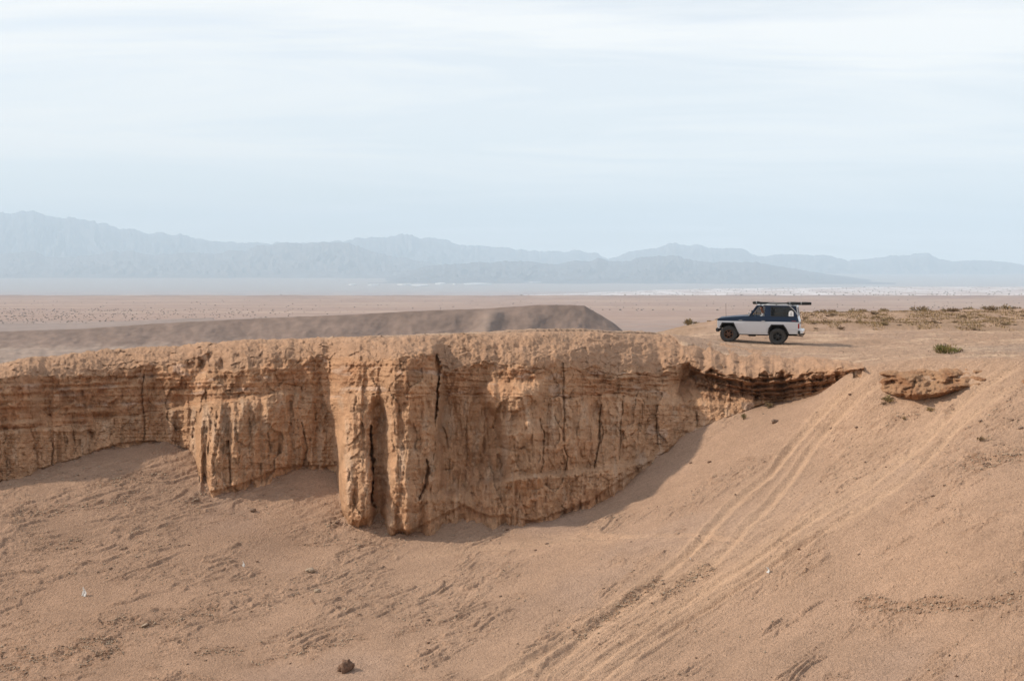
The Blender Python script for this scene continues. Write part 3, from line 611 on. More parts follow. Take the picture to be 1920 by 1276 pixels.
outcrop('rock_outcrop', 1622, 1872, [(1622, 700), (1655, 685), (1700, 683), (1760, 680), (1830, 678), (1872, 690)],
        [(1622, 722), (1660, 735), (1690, 748), (1720, 750), (1760, 744), (1800, 732), (1840, 722), (1872, 712)],
        [(1622, 56.6), (1700, 56.2), (1760, 55.8), (1840, 54.4), (1872, 53.7)], [(1622, 55.9), (1690, 55.0), (1760, 54.0), (1840, 53.4), (1872, 53.0)], 'reddish layered earth outcrop right of the steep wheel ramp', 401, .62)
outcrop('rock_outcrop', 1885, 2010, [(1885, 722), (1915, 700), (1960, 696), (2010, 712)], [(1885, 736), (1920, 738), (1960, 740), (2010, 735)],
        [(1885, 51.6), (1940, 51.0), (2010, 50.6)], [(1885, 50.4), (1940, 50.0), (2010, 49.8)], 'small earth outcrop cut by the right edge of the picture', 431, .25)

# ------------------------------------------------------------------ mesa ridge at about a kilometre
hp = np.arange(-500, 1215, 3.0)
crest = curve([(-500, 640), (-200, 633), (0, 622), (150, 617), (320, 605), (500, 596), (650, 590), (800, 582), (900, 579), (960, 575), (1010, 571.5), (1070, 571.5), (1096, 573), (1125, 590), (1150, 605), (1172, 624), (1215, 655)], hp)
crest = crest + .5 * fbm(hp / 30, hp * 0, 4, 501)
footp = curve([(-500, 668), (0, 655), (300, 652), (700, 655), (1215, 662)], hp)
Yf = 930. ; Ycr = 1000.
rowsH = np.r_[np.linspace(-1, 0, 26), np.linspace(0, 1, 40)[1:], np.linspace(1, 2, 14)[1:]]
ph = np.empty((len(rowsH), len(hp))); yh = np.empty_like(ph)
zc_ = (HZ - crest) / F * Ycr; zfoot = (HZ - footp) / F * Yf
back = curve([(-500, 250), (0, 210), (300, 120), (600, 60), (1215, 40)], hp)
for i, s in enumerate(rowsH):
    if s < 0: yh[i] = lerp(Yf, 820, -s); ph[i] = lerp(zfoot, -43, -s) 
    elif s <= 1: yh[i] = lerp(Yf, Ycr, s); ph[i] = lerp(zfoot, zc_, s ** 1.25)
    else: yh[i] = Ycr + back * (s - 1); ph[i] = zc_ - 2.0 * (s - 1) ** 2 * (back < 100) - 0 * hp
hx = np.broadcast_to((hp - CX) / F, ph.shape)
sH = np.clip(rowsH, 0, 1)[:, None]; mid = np.sin(np.pi * sH) ** .8
gl = ridged(np.broadcast_to(hp, ph.shape) / 52 + .9 * fbm(np.broadcast_to(hp, ph.shape) / 60, sH * 2 + 0 * ph, 3, 515), sH * 1.6 + 0 * ph, 4, 511); big = fbm(np.broadcast_to(hp, ph.shape) / 130, 0 * ph, 2, 513)
yh = yh - mid * (1.6 * gl + 16 * big) 
ph = ph + .45 * fbm(np.broadcast_to(hp, ph.shape) / 16, rowsH[:, None] * 6 + 0 * ph, 4, 517) * np.where(rowsH[:, None] <= .9, 1, .15)
spur = np.exp(-((np.broadcast_to(hp, ph.shape) - 925 + 40 * (1 - sH)) / 22) ** 2) * sst(0, .2, sH) * sst(1, .9, sH); yh = yh - 16 * spur
colh = np.empty(ph.shape + (3,)); colh[:] = (.215, .158, .120)
colh = lerp(colh, np.array([.30, .235, .18]), (sst(.25, .0, sH) * .8 + .45 * sst(.1, .6, fbm(np.broadcast_to(hp, ph.shape) / 40, rowsH[:, None] * 3 + 0 * ph, 3, 519)) * sst(.7, .2, sH))[..., None])
colh = lerp(colh, np.array([.31, .24, .185]), (.6 * spur)[..., None]); colh = colh * (1 + .16 * fbm(np.broadcast_to(hp, ph.shape) / 22, rowsH[:, None] * 5 + 0 * ph, 4, 523))[..., None]
colh = lerp(colh, np.array([.285, .235, .20]), sst(1.0, 1.1, rowsH[:, None] + 0 * ph)[..., None])
grid_mesh('hill', hx * yh, yh, ph, M_far, colh, alb=np.array((.86, .83, .88)), kind='structure', label='dark flat-topped ridge beyond the cliff')

# ------------------------------------------------------------------ plain, far flats and foot slopes
fpx = np.r_[np.arange(-4200, -60, 40.), np.arange(-60, 1990, 4.0), np.arange(1990, 6200, 40.)]
fY = np.r_[np.geomspace(110, 1400, 60), np.geomspace(1410, 6500, 260), np.geomspace(6520, 14000, 160), np.geomspace(14100, 39000, 90)]
FA, FY = np.meshgrid((fpx - CX) / F, fY); FPX = FA * F + CX
zl = curve([(0, -43), (6000, -43), (6600, -70), (9500, -105), (14000, -101), (18000, -15), (24000, 128), (30000, 250), (47000, 280)], FY)
zr = curve([(0, -43), (6000, -43), (9000, -33), (12500, -10), (13200, -45), (16000, -62), (18000, -20), (24000, 100), (30000, 230), (47000, 280)], FY)
FZ = lerp(zl, zr, sst(500, 1700, FPX + 120 * fbm(FY / 1500, FPX / 300, 3, 601)))
FX = FA * FY
dun = ridged(FX / 420, FY / 230, 4, 611)
FZ = FZ + 3.2 * sst(3600, 4600, FY) * sst(6500, 5900, FY) * dun + .9 * fbm(FX / 90, FY / 90, 3, 613) * sst(6000, 3000, FY) + 6 * fbm(FX / 900, FY / 900, 3, 615) * sst(14000, 18000, FY)
FZ = np.where(FY < 800, np.minimum(FZ, -43), FZ)
cf = np.empty(FZ.shape + (3,)); cf[:] = (.375, .275, .225)
n1 = fbm(FX / 700, FY / 240, 4, 621); n2 = fbm(FX / 260, FY / 700, 3, 623)
cf = mixc(cf, (.43, .325, .26), sst(-.1, .6, n1)); cf = mixc(cf, (.27, .185, .16), .8 * sst(4700, 5400, FY) * sst(-.4, .4, n2 + .6 * n1))
cf = mixc(cf, (.33, .27, .24), .75 * sst(1950, 1700, FY) * sst(-.5, .2, n1 + sst(1600, 1300, FY)))
salt = sst(5700, 6300, FY) * sst(13500, 12500, FY) * sst(500, 1150, FPX + 150 * n1)
cf = mixc(cf, (.70, .68, .68), salt * (.35 + .65 * sst(-.25, .35, fbm(FX / 160, FY / 420, 4, 627))))
cf = mixc(cf, (.33, .29, .26), sst(14000, 17000, FY))
grid_mesh('plain', FX, FY, FZ, M_far, cf, alb=np.array((.80, .76, .76)), kind='structure', label='pinkish desert plain reaching to the mountains')

# pale streaks of salt below the mountains
sp = []; 
for (px, py, w, h) in [(895, 533.5, 46, .7), (826, 532.5, 18, .8), (852, 533.5, 5, .7), (760, 534.5, 26, .5), (700, 535, 20, .45), (660, 535, 12, .4), (1005, 531, 24, .4), (790, 536, 30, .5)]:
    sp.append((px, py, w, h))
bm = bmesh.new()
for px, py, w, h in sp:
    col_i = int(np.searchsorted(fpx, px)); pyf = HZ - F * FZ[:, col_i] / fY
    k = np.where((fY > 14500) & (pyf <= py))[0]; y = fY[k[0]] if len(k) else 22000.
    n = 9; ring = []
    for s in range(2 * n):
        a = s / (2 * n) * 2 * math.pi
        yy_ = y * (1 + .014 * h * math.sin(a)); x = ((px - CX) + w * .5 * math.cos(a) * (1 + .25 * math.sin(3 * a + px))) / F * yy_
        zz = float(np.interp(yy_, fY, FZ[:, col_i])) + 14
        ring.append(bm.verts.new((x, yy_, zz)))
    low_ = [bm.verts.new((r_.co.x, r_.co.y, r_.co.z - 24)) for r_ in ring]
    bm.faces.new(ring)
    for a in range(2 * n): bm.faces.new((ring[a], low_[a], low_[(a + 1) % (2 * n)], ring[(a + 1) % (2 * n)]))
me = bpy.data.meshes.new('salt_flat'); bm.to_mesh(me); bm.free(); me.materials.append(plain_mat('salt_crust', (.62, .61, .60), .9, var=.05, scale=.01))
o = bpy.data.objects.new('salt_flat', me); C.objects.link(o); setprops(o, kind='structure', label='white salt streaks at the foot of the mountains')

# ------------------------------------------------------------------ mountains
def range_(name, Yc0, pts, foot_py, width, seed, rough, label, colr):
    p = np.array(pts, float)
    px = np.arange(p[0, 0], p[-1, 0] + .1, 2.0)
    cr = curve(pts, px); ampl = np.clip((foot_py - cr) / 60, .15, 1)
    cr = cr + rough * ampl * (2.0 * ridged(px / 46, px * 0 + seed, 4, seed) - 1.2 + 1.3 * fbm(px / 9, px * 0, 4, seed + 3, .65))
    s = np.r_[np.linspace(0, 1, 44), np.linspace(1, 2, 14)[1:]][:, None]
    zf = (HZ - foot_py) / F * (Yc0 - width)
    zcr = (HZ - cr) / F * Yc0
    t_ = np.clip(s, 0, 1); bk = np.clip(s - 1, 0, 1)
    prof = t_ ** 1.5
    Yv = (Yc0 - width) + width * t_ + width * .6 * bk + 0 * px
    Zv = zf + (zcr - zf) * prof * (1 - bk ** 1.2 * 1.05)
    XP = np.broadcast_to(px, Yv.shape)
    gul = ridged(XP / 34 + 1.6 * fbm(XP / 90, s * 3 + 0 * Yv, 3, seed + 8), s * 2.2 + .8 * gn(XP / 50, s * 2 + 0 * Yv, seed + 9), 5, seed + 5)
    hgt = (zcr - zf)
    Zv = Zv + np.sin(np.pi * np.clip(t_, 0, 1)) * .13 * hgt * (gul - .6) * (s <= 1)
    Zv = Zv - 30 * (s < .02)
    X = (XP - CX) / F * Yv
    colv = np.empty(Yv.shape + (3,)); colv[:] = colr
    colv = colv * (1 + .15 * fbm(XP / 40, s * 5 + 0 * Yv, 3, seed + 11))[..., None]
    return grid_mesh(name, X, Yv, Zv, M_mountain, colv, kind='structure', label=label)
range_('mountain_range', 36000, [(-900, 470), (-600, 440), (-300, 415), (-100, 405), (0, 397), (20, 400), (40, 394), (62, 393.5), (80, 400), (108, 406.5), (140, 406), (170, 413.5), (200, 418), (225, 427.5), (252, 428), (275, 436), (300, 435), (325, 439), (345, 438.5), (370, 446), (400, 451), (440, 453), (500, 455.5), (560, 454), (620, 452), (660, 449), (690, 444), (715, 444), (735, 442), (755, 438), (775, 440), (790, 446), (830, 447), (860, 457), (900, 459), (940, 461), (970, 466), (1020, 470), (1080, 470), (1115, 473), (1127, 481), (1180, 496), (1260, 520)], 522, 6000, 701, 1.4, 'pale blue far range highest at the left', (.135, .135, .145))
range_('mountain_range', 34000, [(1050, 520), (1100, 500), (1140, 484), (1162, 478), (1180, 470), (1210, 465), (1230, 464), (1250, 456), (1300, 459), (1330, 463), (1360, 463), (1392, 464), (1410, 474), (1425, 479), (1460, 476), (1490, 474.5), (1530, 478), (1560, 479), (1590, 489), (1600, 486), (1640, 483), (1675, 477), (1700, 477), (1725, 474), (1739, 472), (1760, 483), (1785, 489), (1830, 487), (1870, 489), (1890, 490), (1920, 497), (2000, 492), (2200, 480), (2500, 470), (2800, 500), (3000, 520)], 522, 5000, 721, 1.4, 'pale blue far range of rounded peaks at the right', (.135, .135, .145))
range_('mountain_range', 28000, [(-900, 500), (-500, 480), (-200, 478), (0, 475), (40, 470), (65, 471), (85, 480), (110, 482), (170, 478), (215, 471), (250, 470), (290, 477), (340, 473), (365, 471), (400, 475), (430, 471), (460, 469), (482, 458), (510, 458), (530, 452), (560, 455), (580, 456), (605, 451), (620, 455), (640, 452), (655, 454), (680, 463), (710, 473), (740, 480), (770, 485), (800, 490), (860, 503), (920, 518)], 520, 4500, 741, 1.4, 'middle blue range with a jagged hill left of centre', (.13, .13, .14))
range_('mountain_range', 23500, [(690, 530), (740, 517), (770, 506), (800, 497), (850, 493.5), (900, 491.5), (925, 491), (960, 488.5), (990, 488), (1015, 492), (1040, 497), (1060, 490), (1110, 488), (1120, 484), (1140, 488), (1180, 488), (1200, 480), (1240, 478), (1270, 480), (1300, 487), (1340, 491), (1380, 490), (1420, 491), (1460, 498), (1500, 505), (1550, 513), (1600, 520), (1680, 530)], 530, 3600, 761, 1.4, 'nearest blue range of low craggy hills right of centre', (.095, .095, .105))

# ------------------------------------------------------------------ haze box round everything
hb = bpy.data.meshes.new('haze'); b_ = bmesh.new()
bmesh.ops.create_cube(b_, size=1); b_.to_mesh(hb); b_.free()
hz = bpy.data.objects.new('haze', hb); C.objects.link(hz)
hz.scale = (96000, 42000, 2100); hz.location = (0, 20500, 2100 / 2 - 160)
setprops(hz, kind='stuff', label='thin blue air haze over the desert')
hm = bpy.data.materials.new('haze_air'); hm.use_nodes = True; hm.node_tree.nodes.clear()
ho = hm.node_tree.nodes.new('ShaderNodeOutputMaterial'); hv = hm.node_tree.nodes.new('ShaderNodeVolumePrincipled')
hv.inputs['Color'].default_value = (.645, .825, .99, 1); hv.inputs['Density'].default_value = 5.5e-5; hv.inputs['Anisotropy'].default_value = 0.0
hm.node_tree.links.new(hv.outputs[0], ho.inputs['Volume']); hb.materials.append(hm)

#@@OBJECTS@@
# ------------------------------------------------------------------ small-object helpers
class MB:
    """collects shapes into one bmesh, linked as ONE mesh object"""
    def __init__(s): s.bm = bmesh.new(); s.mats = []
    def _mi(s, m):
        if m not in s.mats: s.mats.append(m)
        return s.mats.index(m)
    def _paint(s, faces, m):
        if m is not None:
            k = s._mi(m)
            for f in faces: f.material_index = k
    def box(s, a, b, m=None):
        x0, y0, z0 = a; x1, y1, z1 = b
        v = [s.bm.verts.new(p) for p in [(x0, y0, z0), (x1, y0, z0), (x1, y1, z0), (x0, y1, z0), (x0, y0, z1), (x1, y0, z1), (x1, y1, z1), (x0, y1, z1)]]
        s._paint([s.bm.faces.new([v[i] for i in q]) for q in [(0, 3, 2, 1), (4, 5, 6, 7), (0, 1, 5, 4), (1, 2, 6, 5), (2, 3, 7, 6), (3, 0, 4, 7)]], m); return s
    def prism(s, prof, y0, y1, m=None):
        """profile of (x, z) points pushed along y"""
        a = [s.bm.verts.new((x, y0, z)) for x, z in prof]; b = [s.bm.verts.new((x, y1, z)) for x, z in prof]; n = len(prof)
        fs = [s.bm.faces.new(a), s.bm.faces.new(b[::-1])] + [s.bm.faces.new((a[i], b[i], b[(i + 1) % n], a[(i + 1) % n])) for i in range(n)]
        s._paint(fs, m); return s
    def quad(s, pts, th, m=None):
        p = [Vector(q) for q in pts]; n = (p[1] - p[0]).cross(p[3] - p[0]).normalized() * th
        v = [s.bm.verts.new(q) for q in p] + [s.bm.verts.new(q - n) for q in p]
        s._paint([s.bm.faces.new([v[i] for i in q]) for q in [(0, 1, 2, 3), (7, 6, 5, 4), (0, 4, 5, 1), (1, 5, 6, 2), (2, 6, 7, 3), (3, 7, 4, 0)]], m); return s
    def tube(s, pts, r, n=8, m=None):
        pts = [Vector(p) for p in pts]; rings = []
        for i, p in enumerate(pts):
            d = (pts[min(i + 1, len(pts) - 1)] - pts[max(i - 1, 0)]).normalized()
            e = d.cross(Vector((0, 0, 1)));  e = e.normalized() if e.length > 1e-3 else Vector((1, 0, 0)); f = d.cross(e)
            rr = r[i] if isinstance(r, (list, tuple)) else r
            rings.append([s.bm.verts.new(p + (e * math.cos(2 * math.pi * k / n) + f * math.sin(2 * math.pi * k / n)) * rr) for k in range(n)])
        fs = []
        for a, b in zip(rings, rings[1:]): fs += [s.bm.faces.new((a[k], a[(k + 1) % n], b[(k + 1) % n], b[k])) for k in range(n)]
        fs += [s.bm.faces.new(rings[0][::-1]), s.bm.faces.new(rings[-1])]
        s._paint(fs, m); return s
    def lathe(s, prof, cx, cz, n=28, m=None, caps=True):
        """(radius, y) profile turned about an axis along y"""
        rings = [[s.bm.verts.new((cx + r * math.cos(2 * math.pi * k / n), y, cz + r * math.sin(2 * math.pi * k / n))) for k in range(n)] for r, y in prof]
        fs = []
        for a, b in zip(rings, rings[1:]): fs += [s.bm.faces.new((a[k], a[(k + 1) % n], b[(k + 1) % n], b[k])) for k in range(n)]
        if caps: fs += [s.bm.faces.new(rings[0]), s.bm.faces.new(rings[-1][::-1])]
        s._paint(fs, m); return s
    def lean(s, z0, slope):
        for v in s.bm.verts:
            if v.co.z > z0: v.co.y -= math.copysign((v.co.z - z0) * slope, v.co.y)
        return s
    def build(s, name, mat, parent=None, bevel=0, smooth=False, loc=None):
        bmesh.ops.recalc_face_normals(s.bm, faces=s.bm.faces[:])
        me = bpy.data.meshes.new(name); s.bm.to_mesh(me); s.bm.free()
        for m in (s.mats or [mat]): me.materials.append(m)
        if smooth: me.polygons.foreach_set('use_smooth', [True] * len(me.polygons))
        o = bpy.data.objects.new(name, me); C.objects.link(o)
        if parent is not None: o.parent = parent
        if loc is not None: o.location = loc
        if bevel:
            b = o.modifiers.new('bevel', 'BEVEL'); b.width = bevel; b.segments = 2; b.limit_method = 'ANGLE'
        return o
def thing(name, label, cat, mtx, group=None):
    o = bpy.data.objects.new(name, None); C.objects.link(o); o.empty_display_size = .2; o.matrix_world = mtx
    return setprops(o, label=label, category=cat, group=group)

# ------------------------------------------------------------------ the off-road car
M_white = dusty_paint('white_paint', (.545, .565, .60)); M_blue = dusty_paint('navy_paint', (.006, .020, .050), dust=(.10, .09, .08), rough=.45, coat=.03, spec=.25)
M_black = plain_mat('black_plastic', (.018, .018, .019), .6, var=.2); M_rubber = plain_mat('tyre_rubber', (.040, .038, .036), .85, var=.25, scale=9, bump=.004)
M_rust = plain_mat('rusty_rim', (.080, .034, .015), .65, var=.35, scale=14); M_dark = plain_mat('underbody', (.012, .011, .010), .9)
M_fabric = plain_mat('awning_cover', (.013, .013, .014), .8, var=.2, scale=20, bump=.004); M_grey = plain_mat('grey_trim', (.42, .43, .44), .4, var=.08)
M_red = plain_mat('red_lens', (.28, .012, .012), .2, var=.1); M_lamp = plain_mat('lamp_glass', (.55, .55, .55), .12, spec=.8); M_amber = plain_mat('amber_lens', (.45, .15, .02), .2)
M_glass = plain_mat('tinted_glass', (.20, .23, .25), .03, trans=1.0); M_glass.node_tree.nodes['Principled BSDF'].inputs['IOR'].default_value = 1.25
M_chrome = plain_mat('pale_bumper', (.70, .71, .73), .28, var=.05); M_sticker = plain_mat('white_sticker', (.75, .75, .74), .5); M_ink = plain_mat('grey_print', (.34, .34, .35), .6); M_seat = plain_mat('seat_cloth', (.06, .055, .05), .9)

car = thing('off_road_car', 'two-tone navy and white short off-road car parked near the cliff edge', 'car', CAR_M)
ARCH_R = [(.446, .54), (.40, .78), (.29, .932), (-.26, .935), (-.385, .775), (-.51, .53)]
ARCH_F = [(1.94, .50), (2.05, .70), (2.19, .985), (2.72, .975), (2.83, .76)]
body = MB()
body.prism([(2.93, .72), (2.98, .80), (2.985, 1.098), (-1.02, 1.098), (-1.035, .80), (-1.00, .53)] + ARCH_R[::-1] + [(.46, .48), (1.92, .48)] + ARCH_F + [(2.86, .72)], -.835, .835)
for v in body.bm.verts: v.co.y *= 1 - .07 * max(0, (.85 - v.co.z)) - .03 * max(0, v.co.x - 2.5)
body = body.build('body', M_white, car, bevel=.012)
up_ = MB().prism([(2.985, 1.102), (2.98, 1.17), (2.93, 1.215), (2.3, 1.285), (1.66, 1.335), (1.42, 1.345), (-.945, 1.345), (-1.02, 1.102)], -.832, .832)
for v in up_.bm.verts: v.co.y *= 1 - .05 * max(0, (v.co.z - 1.1) / .25)
up_.build('upper_body', M_blue, car, bevel=.02)
MB().prism([(2.90, 1.222), (2.3, 1.29), (1.62, 1.342), (1.62, 1.30), (2.9, 1.18)], -.62, .62).build('hood', M_blue, car, bevel=.02)
# wheel arches: dark lining through the body and a flare on each side
for arch, nm in ((ARCH_R, 0), (ARCH_F, 1)):
    ax = 0 if nm == 0 else 2.415; cz = .45
    inner = [(ax + (x - ax) * .985, cz + (z - cz) * .97) for x, z in arch]
    ln = MB().prism(arch + inner[::-1], -.80, .80).prism([(ax + (x - ax) * .97, cz + (z - cz) * .97) for x, z in arch], -.52, .52); ln.build('wheel_well', M_dark, car)
    for sgn in (1, -1):
        outer = [(ax + (x - ax) * 1.10, cz + (z - cz) * 1.08 if z > .6 else z) for x, z in arch]
        y0, y1 = (.832, .872) if sgn > 0 else (-.872, -.832)
        MB().prism(outer + [(ax + (x - ax) * .99, cz + (z - cz) * .985 if z > .6 else z) for x, z in arch][::-1], y0, y1).build('arch_flare', M_black, car, bevel=.006)
# cab: pillars, panels and roof
def side(prof, name, mat, y=.79, th=.045, bevel=.006):
    for sgn in (1, -1):
        m = MB().prism(prof, *((y - th, y) if sgn > 0 else (-y, -y + th))); m.lean(1.345, .20); m.build(name, mat, car, bevel=bevel)
side([(1.44, 1.345), (1.36, 1.345), (1.02, 1.80), (1.07, 1.845)], 'windscreen_pillar', M_blue)
side([(.66, 1.345), (.36, 1.345), (.36, 1.80), (.64, 1.80)], 'door_pillar', M_blue)
side([(1.06, 1.80), (1.03, 1.865), (-.84, 1.865), (-.82, 1.80)], 'roof_rail', M_blue)
side([(-.80, 1.345), (-.935, 1.345), (-.85, 1.80), (-.76, 1.80)], 'rear_pillar', M_blue)
side([(1.18, 1.345), (1.155, 1.345), (1.155, 1.60), (1.175, 1.60)], 'quarter_light_bar', M_black, y=.785)
def rear_window():
    m = MB().prism([(.355, 1.35), (-.795, 1.35), (-.765, 1.795), (.355, 1.795)], .752, .760); m.lean(1.345, .20); return m
wl = rear_window().build('side_window', M_glass, car)
m = rear_window()
for v in m.bm.verts: v.co.y *= -1
m.build('side_window', M_glass, car)
m = MB().prism([(1.34, 1.35), (.67, 1.35), (.65, 1.79), (1.03, 1.79)], -.760, -.752); m.lean(1.345, .20); m.build('side_window', M_glass, car)
fr = MB()
for q in ([(.36, 1.345), (-.80, 1.345), (-.80, 1.372), (.36, 1.372)], [(.36, 1.775), (-.77, 1.775), (-.765, 1.80), (.36, 1.80)], [(.36, 1.345), (.335, 1.345), (.335, 1.80), (.36, 1.80)], [(-.775, 1.345), (-.80, 1.345), (-.765, 1.80), (-.745, 1.80)]): fr.prism(q, .762, .795)
fr.lean(1.345, .20); fr.build('window_seal', M_black, wl)
# arched white sticker with a small grey figure on the rear side window
def on_win(x, z, off=.004): return (x, .760 - (z - 1.345) * .20 + off, z)
st = MB(); arc = [(-.52, 1.37), (-.52, 1.52)] + [(-.64 + .12 * math.cos(a), 1.52 + .115 * math.sin(a)) for a in np.linspace(0, math.pi, 9)][1:-1] + [(-.76, 1.52), (-.76, 1.37)]
v = [st.bm.verts.new(on_win(*p)) for p in arc]; st.bm.faces.new(v)
sk = st.build('sticker', M_sticker, wl)
em = MB()
for a, b in (((-.66, 1.40), (-.62, 1.54)), ((-.69, 1.41), (-.67, 1.48)), ((-.61, 1.41), (-.59, 1.48)), ((-.655, 1.555), (-.625, 1.585))):
    vv = [em.bm.verts.new(on_win(x, z, .008)) for x, z in ((a[0], a[1]), (b[0], a[1]), (b[0], b[1]), (a[0], b[1]))]; em.bm.faces.new(vv)
em.build('sticker_print', M_ink, wl)
MB().quad([(1.415, .70, 1.352), (1.415, -.70, 1.352), (1.075, -.62, 1.835), (1.075, .62, 1.835)], .008).build('windscreen', M_glass, car)
MB().prism([(1.06, 1.862), (.9, 1.885), (-.6, 1.888), (-.87, 1.862)], -.69, .69).build('roof', M_white, car, bevel=.012)
# rear: door with window, lamps, bumper
rd = MB(); rd.prism([(-1.022, .60), (-1.055, .82), (-1.045, 1.10), (-.965, 1.345), (-.93, 1.345), (-1.0, 1.10), (-1.0, .60)], -.70, .70)
rd.quad([(-.962, -.70, 1.345), (-.962, -.58, 1.345), (-.872, -.52, 1.85), (-.872, -.62, 1.85)], .04); rd.quad([(-.962, .58, 1.345), (-.962, .70, 1.345), (-.872, .62, 1.85), (-.872, .52, 1.85)], .04)
rd.quad([(-.888, -.54, 1.77), (-.888, .54, 1.77), (-.872, .54, 1.85), (-.872, -.54, 1.85)], .04)
rd = rd.build('rear_door', M_white, car)
MB().quad([(-.955, -.585, 1.345), (-.955, .585, 1.345), (-.885, .53, 1.77), (-.885, -.53, 1.77)], .008).build('rear_window', M_glass, rd)
MB().box((-1.075, -.30, .98), (-1.045, -.12, 1.03)).build('door_handle', M_black, rd, bevel=.004)
MB().box((-1.066, .05, .86), (-1.052, .42, .97)).build('number_plate', M_sticker, rd)
for sg in (1, -1):
    a, b = (.715, .84) if sg > 0 else (-.84, -.715)
    MB().box((-1.055, a, .80), (-.985, b, 1.03)).build('tail_lamp', M_red, car, bevel=.01)
bp_ = MB().prism([(-1.03, .55), (-1.03, .72), (-1.20, .72), (-1.235, .68), (-1.22, .57)], -.80, .80); bp_ = bp_.build('rear_bumper', M_chrome, car, bevel=.02)
MB().box((-1.10, .80, .53), (-.98, .845, .70)).build('bumper_end', M_black, bp_, bevel=.01)
MB().tube([(-.55, .35, .47), (-.95, .35, .44), (-1.22, .30, .40)], .025).build('exhaust_pipe', M_black, car)
MB().box((-1.25, -.05, .44), (-1.0, .05, .52)).tube([(-1.22, 0, .50), (-1.28, 0, .50), (-1.28, 0, .58)], .02).build('tow_bar', M_black, car)
# front
fb = MB().prism([(2.90, .57), (2.94, .74), (3.04, .74), (3.06, .66), (3.02, .57)], -.86, .86).build('front_bumper', M_black, car, bevel=.015)
MB().box((2.982, -.52, .90), (2.998, .52, 1.15)).build('grille', M_black, car)
for sg in (1, -1):
    MB().box((2.983, sg * .54 if sg > 0 else -.76, .92), (3.003, .76 if sg > 0 else -.54, 1.12)).build('headlight', M_lamp, car, bevel=.006)
    MB().box((2.975, .765 if sg > 0 else -.80, .94), (2.992, .80 if sg > 0 else -.765, 1.10)).build('indicator', M_amber, car)
# door, its window opening, handle and mirror
for sg in (1, -1):
    d = MB(); lo = [(1.66, .56), (1.68, .70), (1.68, 1.096), (.585, 1.096), (.585, .56)]; hi = [(1.68, 1.104), (1.66, 1.30), (1.42, 1.345), (.585, 1.345), (.585, 1.104)]
    y0, y1 = (.80, .846) if sg > 0 else (-.846, -.80)
    d.prism(lo, y0, y1, M_white); d.prism(hi, y0 + (0 if sg > 0 else .0), y1, M_blue)
    for vv in d.bm.verts:
        if vv.co.z > 1.1: vv.co.y -= sg * (vv.co.z - 1.1) * .17
        else: vv.co.y *= 1 - .07 * max(0, (.85 - vv.co.z))
    d = d.build('door', M_white, car, bevel=.006)
    y = .848 if sg > 0 else -.862
    MB().box((.63, y, 1.108), (.80, y + .016, 1.142)).build('door_handle', M_grey, d, bevel=.003)
    mi = MB().tube([(1.40, sg * .80, 1.36), (1.42, sg * .88, 1.42)], .012).box((1.37, sg * .90 - .06, 1.40), (1.45, sg * .90 + .06, 1.53)).build('mirror', M_grey if sg > 0 else M_black, d, bevel=.008)
    ys = (.836, .842) if sg > 0 else (-.842, -.836)
    for xa, xb2 in ((-.95, -.56), (.50, .57), (1.70, 1.9)): MB().box((xa, ys[0], .745), (xb2, ys[1], .757)).build('side_moulding', M_grey, car)
    MB().box((1.74, ys[0], 1.125), (1.92, ys[1], 1.15)).build('fender_badge', M_grey, car)
    bd = MB()
    for k in range(4): bd.box((-.72 - .055 * k, ys[0] - sg * .0, 1.13), (-.68 - .055 * k, ys[1], 1.165))
    bd.build('rear_badge', plain_mat('red_badge', (.25, .05, .06), .5) if sg > 0 else M_red, car)
# roof load: rack, awning roll and a pale curved strip
rk = MB()
for x in (-.70, .10, .86): rk.tube([(x, -.66, 1.90), (x, .66, 1.90)], .016).box((x - .02, -.68, 1.86), (x + .02, -.62, 1.91)).box((x - .02, .62, 1.86), (x + .02, .68, 1.91))
rk.tube([(-.86, -.60, 1.922), (1.10, -.60, 1.922)], .014).tube([(-.86, .60, 1.922), (1.10, .60, 1.922)], .014).build('roof_rack', M_black, car)
aw = MB(); ys_ = [(-1.60, .03), (-1.585, .066), (-1.30, .078), (-1.0, .072), (-.6, .080), (-.42, .070), (-.38, .045), (.90, .045), (.95, .06), (1.02, .073), (1.25, .070), (1.29, .03)]
aw.tube([(x, .28, 1.962 + .006 * math.sin(3 * x)) for x, r in ys_], [r for x, r in ys_], 12); aw = aw.build('awning_roll', M_fabric, car, smooth=True)
for x in (-1.1, -.55, 1.1): MB().tube([(x - .012, .28, 1.962), (x + .012, .28, 1.962)], .083, 12).build('strap', M_grey, aw)
MB().tube([(.78, .735, 1.835), (.66, .72, 1.89), (.46, .70, 1.955), (.1, .69, 1.965), (-.36, .69, 1.955), (-.50, .70, 1.90), (-.68, .735, 1.76), (-.86, .775, 1.60), (-.97, .815, 1.42)], .014).build('roof_strip', M_grey, car)
MB().tube([(2.56, .70, 1.22), (2.57, .71, 1.6), (2.58, .72, 1.93)], .007, 5).build('antenna', M_black, car)
# underbody
un = MB().box((-.9, -.45, .42), (2.8, .45, .60)).box((.55, -.60, .36), (1.1, -.2, .48)).box((1.1, .25, .37), (1.45, .6, .48)).tube([(0, -.6, .39), (0, .6, .39)], .05).tube([(2.415, -.6, .46), (2.415, .6, .46)], .05).tube([(0, 0, .39), (0, .001, .42)], .14).tube([(2.415, .2, .46), (2.415, .2, .47)], .13).tube([(.1, 0, .42), (1.3, .05, .46)], .04)
un.build('underbody', M_dark, car)
MB().box((-.95, -.79, .60), (2.75, .79, .66)).build('floor_pan', M_dark, car)
